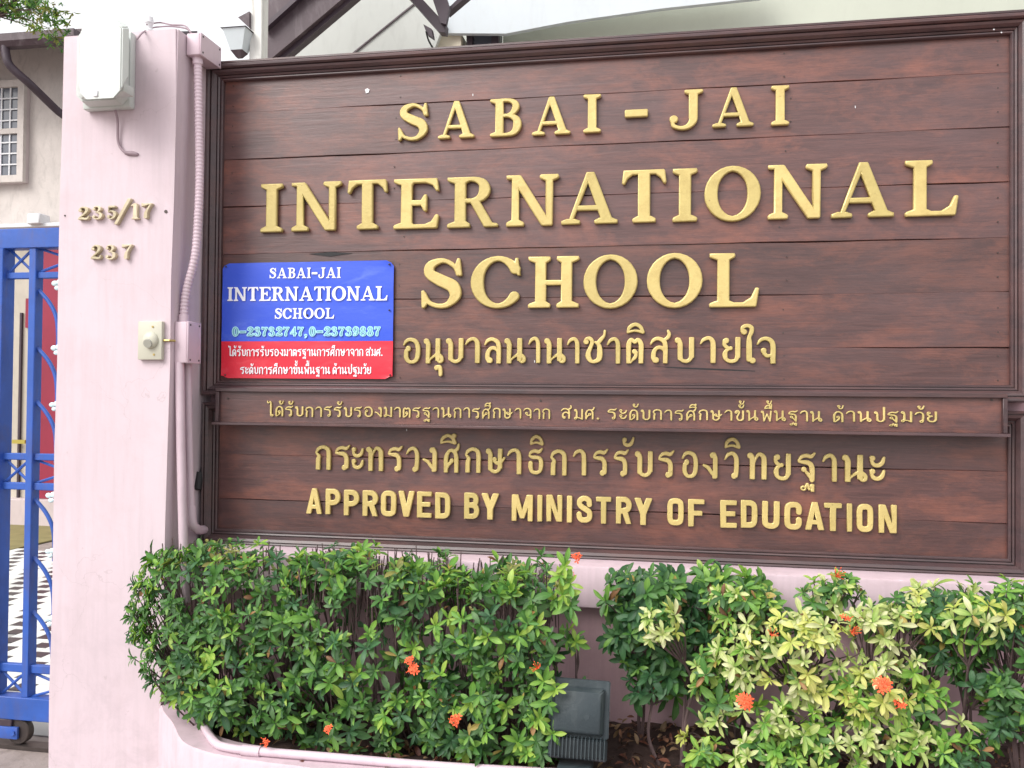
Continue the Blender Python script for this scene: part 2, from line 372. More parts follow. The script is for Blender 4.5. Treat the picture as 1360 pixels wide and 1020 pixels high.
serif = {
 'I': stem(.21, .21, 0, .42),
 'N': stem(.17, .14, 0, .34, top=False)+stem(.80, .14, .62, .98, bot=False)+[PL((0, 1), (.27, 1), (.87, .0), (.66, .0), (.14, .86), (.1, .92), (0, .925))],
 'T': stem(.4, .22, .19, .61, top=False)+[PL((.03, 1), (.77, 1), (.80, .73), (.74, .73), (.69, .84), (.6, .91), (.2, .91), (.11, .84), (.06, .73), (0, .73))],
 'E': stem(.25, .22, 0, .4)+[PL((.1, 1), (.83, 1), (.87, .74), (.81, .74), (.74, .86), (.6, .91), (.1, .91)), PL((.1, 0), (.84, 0), (.87, .28), (.8, .28), (.72, .14), (.6, .09), (.1, .09)), PL((.3, .57), (.52, .57), (.58, .68), (.64, .68), (.64, .34), (.58, .34), (.52, .46), (.3, .46))],
 'R': stem(.25, .22, 0, .44)+[S((.2, .95, .09), (.5, .95, .1), (.67, .87, .17), (.71, .73, .22), (.65, .6, .17), (.5, .53, .1), (.2, .53, .09)), PL((.42, .52), (.6, .56), (.86, .085), (.97, .07), (.97, 0), (.7, 0))],
 'A': [PL((.47, 1), (.62, 1), (.98, .04), (.76, .04), (.5, .78), (.46, .86), (.43, .88)), PL((.53, .86), (.53, .95), (.44, .92), (.13, .05), (.22, .05)), PL((.27, .26), (.75, .26), (.72, .36), (.3, .36)),
       PL((0, 0), (.36, 0), (.36, .07), (.25, .11), (.1, .11), (0, .07)), PL((.62, 0), (1.06, 0), (1.06, .07), (.95, .12), (.72, .12), (.62, .07))],
 'O': [ring(.53, .5, .53, .52, .25, .1)],
 'L': stem(.25, .22, 0, .46)+[PL((.1, 0), (.84, 0), (.89, .36), (.82, .36), (.74, .18), (.6, .09), (.1, .09))],
 'H': stem(.25, .22, 0, .45)+stem(.77, .22, .57, 1.02)+[PL((.2, .44), (.8, .44), (.8, .54), (.2, .54))],
 'C': [ring(.51, .5, .51, .52, .25, .1, 26, 38, 318), PL((.83, .98), (.88, 1), (.94, .62), (.87, .62), (.8, .78))],
 'S': [S((.66, .68, .08), (.60, .84, .09), (.40, .955, .1), (.19, .87, .17), (.17, .70, .2), (.36, .56, .24), (.57, .44, .24), (.62, .25, .2), (.50, .08, .12), (.33, .045, .1), (.16, .12, .09), (.07, .30, .08)), PL((.64, 1), (.70, 1), (.74, .64), (.66, .64), (.6, .85)), PL((.02, .36), (.08, .36), (.16, .12), (.09, .0), (.03, .0))],
 'B': stem(.25, .22, 0, .3)+[S((.2, .955, .09), (.5, .95, .1), (.65, .87, .16), (.68, .76, .19), (.6, .62, .14), (.45, .55, .09), (.2, .55, .09)), S((.2, .55, .09), (.5, .54, .1), (.68, .45, .18), (.72, .29, .22), (.65, .12, .17), (.48, .045, .1), (.2, .045, .09))],
 'J': stem(.58, .21, .38, .8, bot=False, y0=.3)+[S((.58, .4, .21), (.57, .2, .19), (.46, .06, .13), (.3, .03, .1), (.15, .09, .1), (.12, .2, .1)), D(.15, .26, .1)],
 '-': [PL((0, .36), (.62, .36), (.62, .56), (0, .56))],
 ',': [D(.1, .08, .1), S((.16, .08, .1), (.14, -.08, .07), (.04, -.2, .04))],
 '0': [ring(.3, .5, .3, .52, .2, .09)],
 '1': stem(.26, .2, .08, .44, top=False)+[PL((.16, .98), (.36, 1), (.36, .8), (.18, .84), (.02, .8), (.02, .86))],
 '2': [D(.13, .72, .1), S((.06, .72, .1), (.14, .9, .1), (.3, .96, .12), (.47, .86, .19), (.48, .68, .19), (.36, .48, .14), (.1, .2, .1), (.05, .08, .12)), S((.06, .1, .14), (.22, .13, .17), (.38, .09, .17), (.53, .12, .13), (.57, .28, .07))],
 '3': [D(.12, .77, .09), S((.07, .78, .08), (.16, .93, .09), (.3, .96, .1), (.43, .87, .16), (.44, .73, .17), (.34, .57, .1), (.22, .54, .08)), S((.22, .54, .08), (.38, .5, .1), (.5, .4, .17), (.51, .23, .2), (.42, .08, .13), (.26, .04, .09), (.1, .1, .08), (.06, .2, .08)), D(.12, .22, .1)],
 '4': [PL((.34, 0), (.5, 0), (.5, 1), (.38, 1), (.34, .8)), PL((.42, 1), (.5, 1), (.1, .32), (0, .32)), PL((0, .22), (.62, .22), (.62, .33), (0, .33))],
 '5': [PL((.1, 1), (.5, 1), (.55, .84), (.14, .84)), PL((.1, 1), (.17, 1), (.14, .5), (.07, .5)), S((.1, .54, .07), (.28, .6, .1), (.46, .5, .18), (.5, .3, .2), (.4, .1, .14), (.24, .04, .09), (.09, .1, .08)), D(.12, .22, .1)],
 '7': [PL((.03, 1), (.09, 1), (.12, .96), (.58, .97), (.58, .9), (.12, .78), (.04, .74)), S((.54, .92, .12), (.4, .66, .12), (.28, .38, .18), (.26, .1, .22))],
 '8': [ring(.29, .76, .25, .26, .16, .09), ring(.3, .27, .3, .29, .18, .09)],
 '9': [ring(.29, .66, .29, .36, .18, .09), S((.5, .66, .17), (.46, .35, .16), (.3, .1, .1), (.1, .06, .09)), D(.13, .14, .09)],
 '/': [PL((0, 0), (.12, 0), (.55, 1), (.43, 1))],
}
W = .205
def q(x, y, w_=W): return (x, y, w_)
sans = {
 'A': [Ln(q(.06, -.2), q(.3, 1.0, .16)), Ln(q(.56, -.2), q(.32, 1.0, .16)), PL((.15, .2), (.47, .2), (.45, .36), (.17, .36)), PL((.2, .8), (.42, .8), (.4, 1), (.22, 1))],
 'P': [PL((0, 0), (.2, 0), (.2, 1), (0, 1)), S(q(.1, .9), q(.33, .9), q(.46, .82), q(.5, .68), q(.46, .54), q(.33, .46), q(.1, .46))],
 'R': [PL((0, 0), (.2, 0), (.2, 1), (0, 1)), S(q(.1, .9), q(.33, .9), q(.46, .82), q(.5, .69), q(.46, .56), q(.33, .48), q(.1, .48)), Ln(q(.32, .5), q(.54, -.15))],
 'O': [S(q(.1, .5), q(.1, .75), q(.16, .87), q(.3, .9), q(.44, .87), q(.5, .75), q(.5, .25), q(.44, .13), q(.3, .1), q(.16, .13), q(.1, .25), q(.1, .5))],
 'V': [Ln(q(.06, 1.2), q(.29, .08)), Ln(q(.56, 1.2), q(.33, .08)), PL((.22, 0), (.4, 0), (.42, .15), (.2, .15))],
 'E': [PL((0, 0), (.2, 0), (.2, 1), (0, 1)), PL((0, 0), (.55, 0), (.55, .18), (0, .18)), PL((0, .82), (.55, .82), (.55, 1), (0, 1)), PL((0, .42), (.5, .42), (.5, .6), (0, .6))],
 'F': [PL((0, 0), (.2, 0), (.2, 1), (0, 1)), PL((0, .82), (.55, .82), (.55, 1), (0, 1)), PL((0, .4), (.48, .4), (.48, .58), (0, .58))],
 'D': [PL((0, 0), (.2, 0), (.2, 1), (0, 1)), S(q(.1, .9), q(.34, .9), q(.46, .84), q(.5, .7), q(.5, .3), q(.46, .16), q(.34, .1), q(.1, .1))],
 'B': [PL((0, 0), (.2, 0), (.2, 1), (0, 1)), S(q(.1, .9), q(.33, .9), q(.44, .84), q(.47, .72), q(.43, .58), q(.33, .53), q(.1, .53)), S(q(.1, .53), q(.35, .52), q(.47, .44), q(.5, .3), q(.46, .16), q(.34, .1), q(.1, .1))],
 'Y': [Ln(q(.06, 1.2), q(.31, .45)), Ln(q(.58, 1.2), q(.33, .45)), PL((.22, 0), (.42, 0), (.42, .5), (.22, .5))],
 'M': [PL((0, 0), (.19, 0), (.19, 1), (0, 1)), PL((.61, 0), (.8, 0), (.8, 1), (.61, 1)), PL((.02, 1), (.24, 1), (.5, .1), (.32, .1)), PL((.78, 1), (.56, 1), (.3, .1), (.48, .1))],
 'I': [PL((0, 0), (.2, 0), (.2, 1), (0, 1))],
 'N': [PL((0, 0), (.19, 0), (.19, 1), (0, 1)), PL((.41, 0), (.6, 0), (.6, 1), (.41, 1)), PL((.02, 1), (.22, 1), (.58, 0), (.38, 0))],
 'S': [S(q(.5, .68), q(.48, .82), q(.36, .9), q(.24, .9), q(.12, .82), q(.11, .68), q(.22, .57), q(.38, .48), q(.5, .38), q(.5, .2), q(.4, .11), q(.22, .1), q(.11, .18), q(.09, .31))],
 'T': [PL((0, .82), (.58, .82), (.58, 1), (0, 1)), PL((.19, 0), (.39, 0), (.39, 1), (.19, 1))],
 'U': [S(q(.1, 1.2), q(.1, .9), q(.1, .3), q(.15, .15), q(.3, .1), q(.45, .15), q(.5, .3), q(.5, .9), q(.5, 1.2))],
 'C': [S(q(.5, .64), q(.5, .78), q(.43, .88), q(.3, .9), q(.17, .87), q(.1, .75), q(.1, .25), q(.17, .13), q(.3, .1), q(.43, .12), q(.5, .22), q(.5, .36))],
}
def thai(T, t, blob):
    """Thai letters drawn as strokes; T thick stem, t thin part, blob: filled heads, else small open rings."""
    def H(x, y, r=.115):
        return [D(x, y, r)] if blob else [ring(x, y, .125, .125, .085, .085, 14)]
    m_ = (T+t)/2
    arc = [(.0, .74, t*.7), (.12, .90, m_*.9), (.32, .96, m_)]
    band = S((.66, 1.02, t*.8), (.52, .90, m_), (.34, .93, m_), (.15, .88, m_*.85), (.05, .72, t), (.22, .69, m_), (.42, .66, T*.9), (.53, .5, T), (.53, .15, T))
    dome = [S((.02, 1.2, t), (.09, 1.38, m_), (.3, 1.49, m_), (.5, 1.4, m_), (.6, 1.2, m_)), S((.02, 1.19, t), (.3, 1.25, t), (.6, 1.19, m_*.9))]
    rs = lambda x, top=1.0: PL((x-T/2, .2), (x+T/2, .2), (x+T/2, top), (x-T/2, top))
    hl = lambda: H(.1, .88)+[S((.13, .9, T*.9), (.19, .74, T), (.19, .4, T), (.19, .2, T))]
    bowl = lambda r: S((.19, .3, T), (.24, .14, m_), (.4, .075, m_), (.55, .14, m_), (r, .3, T))
    t1 = {
     'ก': [S((.13, -.2, T), (.13, .4, T), (.17, .56, m_), (.05, .70, t)), S((.05, .72, t), (.14, .87, m_), (.36, .95, m_), (.57, .86, T*.9), (.62, .66, T), (.62, .2, T), (.62, -.2, T))],
     'า': [S(*arc, (.45, .85, T*.9), (.48, .66, T), (.48, .2, T), (.48, -.2, T))],
     'ร': [band]+H(.43, .115),
     'บ': hl()+[bowl(.62), rs(.62)],
     'ป': hl()+[bowl(.62), rs(.62, 1.42)],
     'ษ': hl()+[bowl(.62), rs(.62)]+H(.38, .56, .1)+[S((.36, .48, t), (.5, .42, m_), (.68, .5, m_), (.8, .62, t))],
     'ล': [S(*arc, (.55, .86, T*.9), (.62, .66, T), (.62, .2, T), (.62, -.2, T)), S((.6, .46, t), (.46, .6, m_), (.28, .6, m_), (.15, .46, T*.9), (.12, .25, T), (.18, .12, T))]+H(.24, .13),
     'ส': [S(*arc, (.55, .86, T*.9), (.62, .66, T), (.62, .2, T), (.62, -.2, T)), S((.6, .46, t), (.46, .6, m_), (.28, .6, m_), (.15, .46, T*.9), (.12, .25, T), (.18, .12, T))]+H(.24, .13)+[S((.52, .88, t), (.7, .98, m_), (.78, 1.12, m_), (.73, 1.25, t))],
     'น': hl()+[PL((.19-T/2, 0), (.19+T/2, 0), (.19+T/2, .4), (.19-T/2, .4)), S((.2, .1, t), (.4, .26, t), (.6, .36, m_), (.78, .26, m_), (.8, .12, m_), (.7, .06, t), (.6, .14, t)), PL((.62-T/2, .1), (.62+T/2, .1), (.62+T/2, 1), (.62-T/2, 1))],
     'อ': [S(*arc, (.56, .87, T*.9), (.66, .62, T), (.63, .25, T), (.48, .08, m_), (.26, .08, m_), (.12, .25, T), (.12, .5, T*.9))]+H(.21, .6),
     'ช': H(.12, .83, .1)+[S((.06, .84, t), (.12, .96, t), (.26, .96, m_), (.34, .82, m_), (.27, .6, m_), (.2, .42, T*.9), (.2, .25, T), (.3, .09, m_), (.46, .08, m_), (.6, .2, T), (.62, .5, T), (.58, .72, m_), (.46, .82, t)), S((.54, .78, m_), (.68, .95, m_), (.78, 1.08, t), (.8, 1.25, t))],
     'ข': H(.12, .83, .1)+[S((.06, .84, t), (.12, .96, t), (.26, .96, m_), (.34, .82, m_), (.27, .6, m_), (.2, .42, T*.9), (.2, .25, T), (.3, .09, m_), (.46, .08, m_), (.6, .2, T), (.62, .5, T)), rs(.62)],
     'ต': [S((.12, -.2, T), (.12, .3, T), (.12, .74, T), (.22, .92, m_), (.37, .83, m_), (.5, .92, m_), (.63, .74, T), (.63, .3, T), (.63, -.2, T))]+H(.36, .46, .1)+[S((.45, .44, t), (.4, .26, m_), (.26, .12, t), (.16, 0, t))],
     'ด': [S((.12, -.2, T), (.11, .3, T), (.12, .66, T), (.24, .9, m_), (.42, .95, m_), (.58, .82, T*.9), (.63, .6, T), (.63, .2, T), (.63, -.2, T))]+H(.36, .46, .1)+[S((.45, .44, t), (.4, .26, m_), (.26, .12, t), (.16, 0, t))],
     'ศ': [S((.12, -.2, T), (.11, .3, T), (.12, .6, T), (.24, .84, m_), (.42, .9, m_), (.58, .78, T*.9), (.63, .56, T), (.63, .2, T), (.63, -.2, T))]+H(.4, .48, .1)+[S((.34, .4, m_), (.22, .3, m_), (.14, .12, t)), S((.52, .84, m_), (.68, .96, m_), (.74, 1.14, t))],
     'ย': H(.17, .86, .11)+[S((.1, .86, m_), (.1, .7, m_), (.2, .6, m_), (.34, .56, t)), D(.34, .57, .08), S((.3, .55, t), (.16, .46, m_), (.12, .3, T), (.18, .14, m_), (.36, .07, m_), (.54, .12, m_), (.62, .3, T)), rs(.62)],
     'จ': [S(*arc, (.52, .87, T*.9), (.6, .66, T), (.6, .2, T), (.6, -.2, T))]+H(.24, .5, .11)+[S((.26, .4, m_), (.38, .3, m_), (.58, .34, t))],
     'ว': [S(*arc, (.46, .85, T*.9), (.51, .66, T), (.5, .3, T), (.48, .14, T))]+H(.4, .115),
     'ง': H(.4, .88)+[S((.46, .9, T), (.52, .76, T), (.52, .4, T), (.52, .1, T)), Ln((.5, .09, T), (.49, .08, T)), S((.5, .1, m_), (.34, .26, m_), (.2, .42, m_), (.02, .5, t))],
     'ท': H(.1, .88)+[S((.13, .9, T*.9), (.19, .74, T), (.19, .2, T), (.19, -.2, T)), S((.2, .5, t), (.34, .82, t), (.46, .94, m_), (.6, .86, T*.9), (.64, .7, T), (.64, .2, T), (.64, -.2, T))],
     'ธ': [S((.66, 1.02, t*.8), (.52, .90, m_), (.34, .93, m_), (.15, .88, m_*.85), (.08, .74, t), (.24, .68, m_), (.46, .67, m_), (.6, .58, T*.9), (.62, .35, T), (.56, .14, m_), (.38, .075, m_), (.2, .12, m_), (.13, .28, T), (.13, .44, T))],
     'พ': H(.1, .88)+[S((.12, .9, T*.8), (.17, .7, T*.9)), Ln((.17, .8, T*.85), (.22, 0, T*.85)), Ln((.22, .02, t), (.44, .7, t)), Ln((.44, .7, t), (.64, .02, t)), Ln((.66, 0, T*.85), (.72, .95, T*.85))],
     'ม': hl()+H(.1, .12, .11)+[S((.18, .2, t), (.4, .16, t), (.62, .04, t)), PL((.62-T/2, 0), (.62+T/2, 0), (.62+T/2, 1), (.62-T/2, 1))],
     'ะ': sum([H(.1, y+.36, .1)+[S((.06, y+.3, t), (.14, y+.14, m_), (.3, y+.1, m_), (.44, y+.2, m_), (.5, y+.38, t))] for y in (.02, .5)], []),
     'ใ': H(.16, 1.2, .11)+[S((.08, 1.22, t), (.12, 1.38, m_), (.28, 1.44, m_), (.42, 1.36, T*.8), (.42, 1.2, T*.8), (.34, 1.0, m_), (.34, .8, T), (.34, .4, T), (.34, .16, T))]+H(.46, .115),
     'ไ': [S((.02, 1.5, t), (.06, 1.34, t), (.16, 1.34, t), (.26, 1.46, t), (.32, 1.34, t), (.32, 1.1, T), (.32, .4, T), (.33, .15, T))]+H(.43, .115),
     '.': [D(.1, .1, .1)],
    }
    t1 = {k: (v, 0.0) for k, v in t1.items()}
    t1['ฐ'] = ([S((.66, 1.02, t*.8), (.52, .90, m_), (.34, .93, m_), (.15, .88, m_*.85), (.05, .72, t), (.22, .69, m_), (.42, .66, T*.9), (.55, .5, T), (.55, .05, T))]+H(.24, .42, .1)+[S((.3, .36, t), (.42, .22, m_), (.52, .08, t)), ring(.22, -.27, .12, .1, .07, .07, 14), S((.3, -.22, t), (.38, -.12, t), (.44, -.3, t), (.52, -.16, t), (.6, -.16, t)), PL((.5, -.4), (.64, -.4), (.64, -.12), (.5, -.12))], -1)
    t1['ุ'] = (H(.1, -.16, .1)+[S((.1, -.1, t), (.24, -.13, T*.8), (.27, -.3, T*.8), (.27, -.42, T*.8))], -1)
    t1['ิ'] = (dome, 0); t1['ึ'] = (dome+[D(.56, 1.48, .1)], 0)
    t1['ื'] = (dome+[Ln((.46, 1.3, t), (.46, 1.6, t)), Ln((.62, 1.25, t), (.62, 1.6, t))], 0)
    t1['ั'] = (H(.1, 1.4, .1)+[S((.05, 1.36, t), (.12, 1.24, m_), (.27, 1.2, m_), (.4, 1.28, m_), (.48, 1.48, t))], 0)
    t1['้'] = (H(.08, 1.44, .07)+[S((.1, 1.4, t), (.1, 1.26, t), (.24, 1.22, t), (.36, 1.3, t), (.42, 1.5, t))], 0)
    return t1
thB = thai(.2, .095, True); thS = thai(.15, .10, False)
FONT = {'serif': {k: (v, 0 if k not in ',J' else -1) for k, v in serif.items()}, 'sans': {k: (v, 0) for k, v in sans.items()}, 'thB': thB, 'thS': thS}
_oc = {}
def outlines(font, ch, res, level=0.0):
    key = (font, ch, res, level)
    if key in _oc: return _oc[key]
    prims, clip = FONT[font][ch]
    pts = [p[:2] for k, ps in prims for p in ps]
    x0 = min(p[0] for p in pts)-.2; x1 = max(p[0] for p in pts)+.2; y0 = min(p[1] for p in pts)-.2; y1 = max(p[1] for p in pts)+.2
    xs = np.arange(x0, x1, res)+.00037; ys = np.arange(y0, y1, res)+.00053; X, Y = np.meshgrid(xs, ys)
    F = np.full(X.shape, 9.)
    for k, ps in prims:
        if k == 'p': f = poly_sdf(X, Y, ps)
        else: f = stroke_sdf(X, Y, _cr(ps) if k == 's' else np.array(ps, float))
        F = np.minimum(F, f)
    if font == 'sans': F = np.maximum(F, Y-1)
    if clip == 0 and font in ('sans', 'thB', 'thS'): F = np.maximum(F, -Y)
    F = F-level+1e-6
    L = [dedupe(simplify(c, .003 if res < .02 else .006)) for c in contours(F, xs, ys)]
    a = np.vstack(L); bb = (a[:, 0].min(), a[:, 1].min(), a[:, 0].max(), a[:, 1].max())
    _oc[key] = (L, bb); return _oc[key]
def glyph_mesh(placed, thick, bev):
    """placed: list of (loops, sx, sz, ox, oz) in plane coordinates -> solid raised lettering mesh, local XZ plane, front at -Y."""
    cu = bpy.data.curves.new('g', 'CURVE'); cu.dimensions = '2D'; cu.fill_mode = 'BOTH'
    cu.extrude = max(thick/2-bev, 1e-5); cu.bevel_depth = bev; cu.bevel_resolution = 1
    for loops, sx, sz, ox, oz in placed:
        for L in loops:
            if len(L) < 3: continue
            s = cu.splines.new('POLY'); s.points.add(len(L)-1)
            co = np.zeros((len(L), 4)); co[:, 0] = L[:, 0]*sx+ox; co[:, 1] = L[:, 1]*sz+oz; co[:, 3] = 1
            s.points.foreach_set('co', co.ravel()); s.use_cyclic_u = True
    ob = bpy.data.objects.new('g', cu); C.objects.link(ob)
    me = bpy.data.meshes.new_from_object(ob); bpy.data.objects.remove(ob); bpy.data.curves.remove(cu)
    me.transform(Matrix.Rotation(R(90), 4, 'X'))
    return me
def lin(y, x): return y[0][1]+(y[1][1]-y[0][1])*(x-y[0][0])/(y[1][0]-y[0][0])
def row(font, items, top, basel, Y, thick, m, parent, name='letter', bev=.0025, res=.014, level=0., unit=1.0):
    """items: (char, px0, px1); top/basel: photo lines of the row's cap height and baseline. One raised letter object each."""
    for ch, a, b in items:
        if isinstance(ch, tuple): ch, up = ch
        else: up = 0
        xm = (a+b)/2; pt, pb = P(xm, lin(top, xm), Y), P(xm, lin(basel, xm), Y)
        pa, pc = P(a, lin(basel, xm), Y), P(b, lin(basel, xm), Y)
        sz = (pt.z-pb.z); L, bb = outlines(font, ch, res, round(level-bev/sz*1.0, 3)); sx = (pc.x-pa.x-2*bev)/(bb[2]-bb[0])
        jit = random.uniform(-.0012, .0012)
        me = glyph_mesh([(L, sx, sz, -bb[0]*sx+bev, up*sz)], thick, bev)
        o = meshobj(name, me, m, parent)
        o.location = Vector((pa.x, Y-thick/2+.0005, pb.z+jit))-Vector(parent.location)
        o.rotation_euler = (0, R(random.uniform(-.35, .35)), 0)
def autorow(font, text, px0, px1, gap=.16, space=.4):
    adv = []; x = 0; out = []
    for ch in text:
        if ch == ' ': x += space; continue
        L, bb = outlines(font, ch, .014 if font in ('serif', 'sans') else .02)
        w_ = bb[2]-bb[0]
        if ch in 'ิึืัุ้':
            px, pw = adv[-1] if adv[-1][2] == 0 else adv[-1][:2], 0
            out.append([ch, None, w_, len(adv)-1]); continue
        out.append([ch, x, w_, None]); adv.append((x, w_, 0)); x += w_+gap
    tot = x-gap; k = (px1-px0)/tot; res = []; last_mark = {}
    for ch, x, w_, ref in out:
        if ref is not None:
            bx0, bw, _ = adv[ref]; s = .78*min(1.0, bw/w_); xr = bx0+bw+.02
            up = .38 if (ch == '้' and ref in last_mark) else (.0)
            last_mark[ref] = 1
            res.append(((ch, up), px0+k*(xr-w_*s-.02), px0+k*xr))
        else: res.append((ch, px0+k*x, px0+k*(x+w_)))
    return res
def flatrow(font, items, top, basel, Y, m, parent, name, thick=.0006, res=.03, level=0.):
    placed = []
    for ch, a, b in items:
        up = 0
        if isinstance(ch, tuple): ch, up = ch
        xm = (a+b)/2; pt, pb = P(xm, lin(top, xm), Y), P(xm, lin(basel, xm), Y); pa, pc = P(a, lin(basel, xm), Y), P(b, lin(basel, xm), Y)
        bb0 = outlines(font, ch, res, 0.)[1]; L, bb = outlines(font, ch, res, level)
        sz = pt.z-pb.z; sx = (pc.x-pa.x)/(bb0[2]-bb0[0]); placed.append((L, sx, sz, pa.x-bb0[0]*sx, pb.z+up*sz))
    me = glyph_mesh(placed, thick, 0.00001); o = meshobj(name, me, m, parent); o.location = Vector((0, Y-thick/2, 0))-Vector(parent.location)
    return o

# ================================================================== SETTING
YP = -.22                                              # pillar face
YW = .035                                              # wall face behind the boards
xpl = P(70, 600, YP).x; xpr = P(224.5, 500, YP).x
bm = bmesh.new()
gx = [(-8, -9, -.01), (8, -9, -.01), (8, 14, -.01), (-8, 14, -.01)]
bx(bm, (-60, -60, -.3), (60, 60, -.006)); o = finish(bm, 'ground', M['concrete']); tag(o, kind='structure')

# sloping ground level is z=0; driveway tiles behind the gate
YG = P(20, 985, 0).y if False else PZ(20, 990, 0).y
drive = box('driveway', (-4.2, YG+.12, -.004), (-.9, YG+4.6, .0), M['grout']); tag(drive, kind='structure')
def driveway_tiles():
    a, b_ = .17, .10; wm = bpy.data.meshes.new('tile'); n = 0
    def tile_mesh(s, m):
        t = bmesh.new(); bx(t, (0, 0, 0), (s-.004, s-.004, .006)); me = bpy.data.meshes.new('tile'); t.to_mesh(me); t.free(); me.materials.append(m); return me
    mw, mb = tile_mesh(a, M['tilewhite']), tile_mesh(b_, M['tileblack'])
    th = R(1.5); ct, st_ = math.cos(th), math.sin(th)
    ox, oy = -2.35, YG+2.2; cnt = 0; cb = 0
    for i in range(-30, 31):
        for j in range(-30, 31):
            lx, ly = i*a-j*b_, i*b_+j*a
            for me, dx, dy in ((mw, 0, 0), (mb, a, 0)):
                x, y = lx+dx, ly+dy; X_, Y_ = ox+x*ct-y*st_, oy+x*st_+y*ct
                if Y_ < YG+.32 or Y_ > YG+4.0: continue
                # keep only the strip seen between the gate bars
                d = Vector((X_, Y_, 0))-CAM; cx_ = ROT.transposed() @ d; px = 680+FPX*cx_.x/-cx_.z
                if px < -35 or px > 95: continue
                o = bpy.data.objects.new('tile', me); link(o, drive); o.location = (X_, Y_, .0); o.rotation_euler = (0, 0, th); cnt += 1
driveway_tiles()

# gate track
tk = box('gate_track', (-4.5, YG-.03, -.004), (-1.0, YG+.03, .012), M['steel']); tag(tk, kind='structure')

# ---------------------------------------------------------------- boundary wall under and behind the boards
zl = P(750, 741, -.03).z                               # ledge level
wall = thing('boundary_wall', (1.0, .1, 0), 'pink painted wall with a pale coping carrying the wooden boards', 'wall')
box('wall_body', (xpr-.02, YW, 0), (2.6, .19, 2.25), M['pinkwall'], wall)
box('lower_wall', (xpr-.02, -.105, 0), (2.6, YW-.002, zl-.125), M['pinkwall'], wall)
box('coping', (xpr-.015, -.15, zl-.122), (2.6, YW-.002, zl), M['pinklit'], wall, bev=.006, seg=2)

# ---------------------------------------------------------------- pillar
pil = thing('gate_pillar', ((xpl+xpr)/2, YP+.15, 0), 'tall pale pink rendered gate pillar with two house numbers', 'pillar')
bm = bmesh.new()
zt = P(150, 44, YP).z
xa_t, xa_b = P(84, 60, YP).x, P(64, 1020, YP).x; xb_t, xb_b = P(236, 60, YP).x, P(212, 1000, YP).x
zb1 = P(150, 1020, YP).z
def ext(a, b, z): k = (z-zb1)/(zt-zb1); return b+(a-b)*k
X0 = [ext(xa_t, xa_b, 0), ext(xb_t, xb_b, 0)]; X1 = [xa_t, xb_t]
vs_ = []
NZ = 10
rings = []
for i in range(NZ+1):
    z = zt*i/NZ; k = i/NZ; l = X0[0]+(X1[0]-X0[0])*k; r = X0[1]+(X1[1]-X0[1])*k
    wob = lambda s: .0022*math.sin(i*2.3+s)
    rings.append([bm.verts.new(p) for p in ((l+wob(0), YP, z), (r+wob(1), YP, z), (r+wob(1), .16, z), (l+wob(0), .16, z))])
for a, b in zip(rings, rings[1:]):
    for k in range(4): bm.faces.new((a[k], a[(k+1) % 4], b[(k+1) % 4], b[k]))
bm.faces.new(rings[0][::-1]); bm.faces.new(rings[-1])
bmesh.ops.bevel(bm, geom=[e for e in bm.edges if abs(e.verts[0].co.z-e.verts[1].co.z) > .05], offset=.006, segments=2, affect='EDGES')
finish(bm, 'pillar_body', M['pink'], pil, smooth=True)
XS = lambda z: X0[1]+(X1[1]-X0[1])*z/zt                 # x of the pillar's right face at height z
def PS(px, py):                                        # photo pixel -> point of the pillar's right face
    p = PX(px, py, xpr)
    for _ in range(4): p = PX(px, py, XS(p.z))
    return p
#cap = box('pillar_cap', (xa_t-.004, YP-.004, zt), (xb_t+.002, .165, zt+.025), M['pink'], pil, bev=.008, seg=2)

# house numbers
hn = thing('house_number', P(155, 290, YP), 'raised gold numerals 235/17 on the pink pillar, above the shorter number', 'house number')
row('serif', [('2', 107, 121.5), ('3', 126, 139.5), ('5', 145.5, 158)], [(107, 276), (158, 274)], [(107, 293.5), (158, 292)], YP, .015, M['numgold'], hn, 'digit', bev=.0012)
row('serif', [('/', 155, 177)], [(107, 264.5), (158, 264.5)], [(107, 298.5), (158, 298.5)], YP, .015, M['numgold'], hn, 'slash', bev=.0012)
row('serif', [('1', 176.5, 187), ('7', 191, 205)], [(176, 271), (205, 270)], [(176, 292), (205, 290.5)], YP, .015, M['numgold'], hn, 'digit', bev=.0012)
hn = thing('house_number', P(150, 336, YP), 'raised gold numerals 237 on the pink pillar, below the longer number', 'house number')
row('serif', [('2', 124, 137.5), ('3', 143.5, 157), ('7', 165, 178.5)], [(124, 326.5), (178, 325)], [(124, 345.5), (178, 345)], YP, .015, M['numgold'], hn, 'digit', bev=.0012)

# ================================================================== BOARDS
def moulding(name, x0, x1, z0, z1, Yf, prof, m, parent):
    """four mitred rails round the opening x0..x1,z0..z1; prof: (outward, proud) points, back closed at Yf+.03."""
    def corner(u, sx, sz):  return (x0-u if sx < 0 else x1+u, z0-u if sz < 0 else z1+u)
    for (s0, s1) in (((-1, 1), (1, 1)), ((-1, -1), (1, -1)), ((-1, -1), (-1, 1)), ((1, -1), (1, 1))):
        bm = bmesh.new(); pts = prof+[(prof[-1][0], -.03), (prof[0][0], -.03)]
        A = [bm.verts.new((corner(u, *s0)[0], Yf-h, corner(u, *s0)[1])) for u, h in pts]
        B = [bm.verts.new((corner(u, *s1)[0], Yf-h, corner(u, *s1)[1])) for u, h in pts]
        n = len(pts)
        for i in range(n): bm.faces.new((A[i], A[(i+1) % n], B[(i+1) % n], B[i]))
        bm.faces.new(A); bm.faces.new(B[::-1])
        finish(bm, name, m, parent)
def arcs(u0, u1, h0, hr, n=5): return [(u0+(u1-u0)*k/n, h0+hr*math.sin(math.pi*k/n)) for k in range(n+1)]
